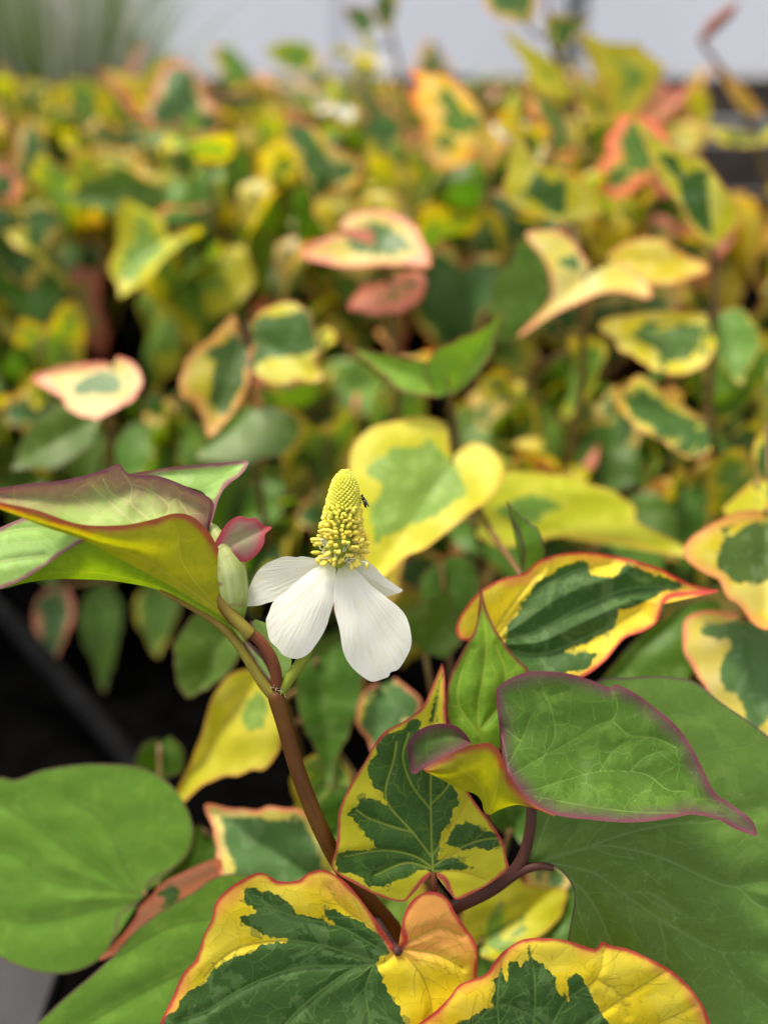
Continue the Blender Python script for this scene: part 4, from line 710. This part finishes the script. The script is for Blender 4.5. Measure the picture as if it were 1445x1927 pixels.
def small_flower(parent, p, s=1.0):
    if not FLOWER:
        a = Acc(); t = np.linspace(0, 1, 12); a.tube(np.stack([0*t, 0*t, t*.016], -1), np.interp(t, [0, .1, .4, .8, 1], [.001, .0034, .0038, .0026, .0003]), 12); o = a.build('flower_spike', M['bead']); FLOWER['s'] = o.data; bpy.data.objects.remove(o)
        a = Acc(); u = np.linspace(0, 1, 10)[:, None]; w = np.linspace(-1, 1, 9)[None]
        a.grid(np.stack([w*.0075*np.sqrt(np.sin(np.clip(u*.93+.04, 0, 1)*math.pi)), u*.019+0*w, -.006*u**2+.0012*w**2*u], -1), w*.5+0*u, u*1.9+0*w, 1, 5, 5); o = a.build('bract', M['petal']); FLOWER['b'] = o.data; bpy.data.objects.remove(o)
    sp = bpy.data.objects.new('flower_spike', FLOWER['s']); COL.objects.link(sp); sp.parent = parent; sp.location = p; sp.scale = (s, s, s)
    for k in range(4):
        b = bpy.data.objects.new('bract', FLOWER['b']); COL.objects.link(b); b.parent = sp; b.rotation_euler = (R(random.uniform(-35, 0)), 0, R(90*k+random.uniform(-12, 12)+30))
def make_row_plant(seed, H, nsh, flower=False, t0=.25, big=1.42, nl=(5, 7)):
    random.seed(seed); e = empty('chameleon_plant', (0, 0, 0), 'variegated plant in the crowded rows behind the flowering plant', 'plant', 'variegated plants crowded in rows on the bench')
    for s in range(nsh):
        an = random.uniform(0, 6.28); rr = random.uniform(.005, .035); hx = H*random.uniform(.72, 1.08) if not (flower and s < 1) else H*1.12; lean = random.uniform(0, .035)
        p0 = np.array([rr*math.cos(an), rr*math.sin(an), 0]); la = random.uniform(0, 6.28)
        P = spline(np.array([p0, p0+[lean*.25*math.cos(la), lean*.25*math.sin(la), hx*.4], p0+[lean*math.cos(la), lean*math.sin(la), hx]]), 18)
        a = Acc(); a.tube(P, np.linspace(.0019, .0011, 18), 7)
        n = random.randint(*nl); az = random.uniform(0, 6.28); lv = []
        for k in range(n):
            t = t0+(1-t0)*(k+.6*random.random())/n; i = min(17, int(t*17)); q = P[i]; az += 2.4+random.uniform(-.6, .6)
            o_ = np.array([math.cos(az), math.sin(az), 0]); pl = random.uniform(.012, .026)*(1.15-.4*t)
            b = q+o_*pl*.75+np.array([0, 0, pl*random.uniform(.25, .8)])
            a.tube(spline(np.array([q, q+o_*pl*.3+[0, 0, pl*.35], b]), 8), np.linspace(.0010, .0007, 8), 6)
            dr = random.uniform(.05, 1.5); 
            if t > .86 and random.random() < .5: dr = random.uniform(-1.2, .1)
            lv.append((b, o_*math.cos(dr)+np.array([0, 0, -math.sin(dr)])+.25*np.array([random.uniform(-1, 1), random.uniform(-1, 1), 0]), np.array([random.uniform(-.5, .5), random.uniform(-.5, .5), 1])+o_*.5*math.sin(dr), big*random.uniform(.62, 1.0)*(1.12-.40*t)))
        a.build('stem', M['bstem'], e)
        for b, fw, nr, sz in lv: leaf_obj(e, random.choice(HM), random.choice(MATW), orient(b, fw, nr, sz))
        if flower and s < 1: small_flower(e, P[-1], 1.1)
    return e
def dup(root, loc, rz, sc):
    def cp(o, par):
        c = o.copy(); COL.objects.link(c)
        if par is not None: c.parent = par
        for ch in o.children: cp(ch, c)
        return c
    r = cp(root, None); r.location = loc; r.rotation_euler = (0, 0, rz); r.scale = (sc, sc, sc); return r
protos = [make_row_plant(100+k, .145, [4, 5, 4, 5, 4, 5][k]) for k in range(6)]
lows = [make_row_plant(300+k, .082, 5, False, .02, 1.15, (5, 6)) for k in range(4)]
fproto = make_row_plant(200, .15, 5, True)
def make_pot():
    e = empty('nursery_pot', (0, 0, 0), 'black plastic nursery pot under the rows of plants', 'pot', 'black pots holding the plants')
    a = Acc(); z = np.array([0, .078, .078, .092, .092, .084]); r = np.array([.040, .051, .055, .055, .051, .050]); an = np.linspace(0, 2*math.pi, 28, endpoint=False)
    V = np.stack([r[:, None]*np.cos(an), r[:, None]*np.sin(an), z[:, None]+0*an], -1); a.grid(V, wrap=True); a.build('pot_wall', M['pot'], e, smooth=False)
    a = Acc(); s = np.linspace(0, 1, 7)[:, None]; V = np.stack([.0505*s*np.cos(an), .0505*s*np.sin(an), .085+.003*np.sin(9*s*np.cos(an))*np.sin(7*s*np.sin(an)+1)+0*an*s], -1); a.grid(V, wrap=True); a.build('soil', M['soil'], e)
    return e
pot0 = make_pot()
random.seed(31)
ORD = ['row next to the white wall', 'second row from the white wall', 'third row from the white wall', 'fourth row from the white wall', 'fifth row from the white wall', 'sixth row from the white wall', 'low row facing the flowering plant']
def place_copy(proto, loc, sc, label, group):
    o = dup(proto, loc, random.uniform(0, 6.28), sc); o['label'] = label; o['group'] = group
ys = [.94, .83, .72, .62, .53, .44]
FL = [(-.012, .83), (.012, .62), (.05, .53)]
for j, y in enumerate(ys):
    hw = .26+.47*y; x = -hw+(.05 if j % 2 else 0); got = False
    while x < hw:
        xx, yy = x+random.uniform(-.015, .015), y+random.uniform(-.014, .014)
        if not (xx > .40*(.819*y+.07) and y > .5):
            q = dup(pot0, (xx, yy, .001), random.uniform(0, 6), 1); q['label'] = 'black plastic nursery pot in the '+ORD[j]; q['group'] = 'pots, '+ORD[j]
            fl_ = [f_ for f_ in FL if abs(f_[0]-xx) < .065 and f_[1] == y]
            if fl_ and not got: got = True; place_copy(fproto, (xx, yy, .087), 1.0 if y > .8 else .88, 'plant with a small white flower in the '+ORD[j], 'white flowers, '+ORD[j])
            else: place_copy(random.choice(protos), (xx, yy, .087), random.uniform(.80, 1.0), 'variegated plant without flowers in the '+ORD[j], 'plants, '+ORD[j])
        x += .096
for x in np.arange(-.34, .36, .078):
    xx, yy = x+random.uniform(-.012, .012), .355+random.uniform(-.015, .015)
    q = dup(pot0, (xx, yy, .001), random.uniform(0, 6), .72); q['label'] = 'black plastic nursery pot in the '+ORD[6]; q['group'] = 'pots, '+ORD[6]
    place_copy(random.choice(lows), (xx, yy, .066), random.uniform(.9, 1.12), 'bushy variegated plant in the '+ORD[6], 'plants, '+ORD[6])
for x in (-.045, .03, .105, .18, .255):
    xx, yy = x+random.uniform(-.012, .012), .285+random.uniform(-.01, .01)
    q = dup(pot0, (xx, yy, .001), random.uniform(0, 6), .62); q['label'] = 'black pot of the lowest bushy plants close behind the flower'; q['group'] = 'pots close behind the flower'
    place_copy(random.choice(lows), (xx, yy, .056), random.uniform(.8, .95), 'lowest bushy plant close behind the flower', 'bushy plants close behind the flower')
def rm(o):
    for c in list(o.children): rm(c)
    bpy.data.objects.remove(o)
for o in protos+lows+[fproto]: rm(o)
pot0.scale = (.58, .58, .58); pot0.location = (hb[0], hb[1]+.004, .001); pot0['label'] = 'black pot that holds the white-flowered plant'; del pot0['group']
# ------------------------------------------------------------------ ornamental grass, far left
random.seed(5); gb = np.array([-.44, 1.10, 0.0])
gr = empty('ornamental_grass', gb, 'tall wispy pale green grass clump before the white wall', 'grass')
for nm, n, mt, wd_, hh in (('grass_blades', 330, 'grass', .0036, (.25, .62)), ('grass_plumes', 160, 'plume', .0034, (.36, .72))):
    a = Acc()
    for q in range(n):
        an = random.uniform(0, 6.28); r0 = random.uniform(0, .09); h = random.uniform(*hh); sp = random.uniform(.03, .30); t = np.linspace(0, 1, 7)
        p0 = gb+np.array([r0*math.cos(an), r0*math.sin(an), .002]); c_ = p0+np.stack([sp*t**1.8*math.cos(an), sp*t**1.8*math.sin(an), h*(t-.18*t**3)], -1)
        sd_ = np.array([-math.sin(an+1), math.cos(an+1), 0]); wv = wd_*(1-t**2*.95)
        a.grid(np.stack([c_-sd_*wv[:, None], c_+sd_*wv[:, None]], 1))
    o = a.build(nm, M[mt], gr, gb); o['kind'] = 'stuff'
for o in bpy.data.objects:
    if '_o' in o: del o['_o']
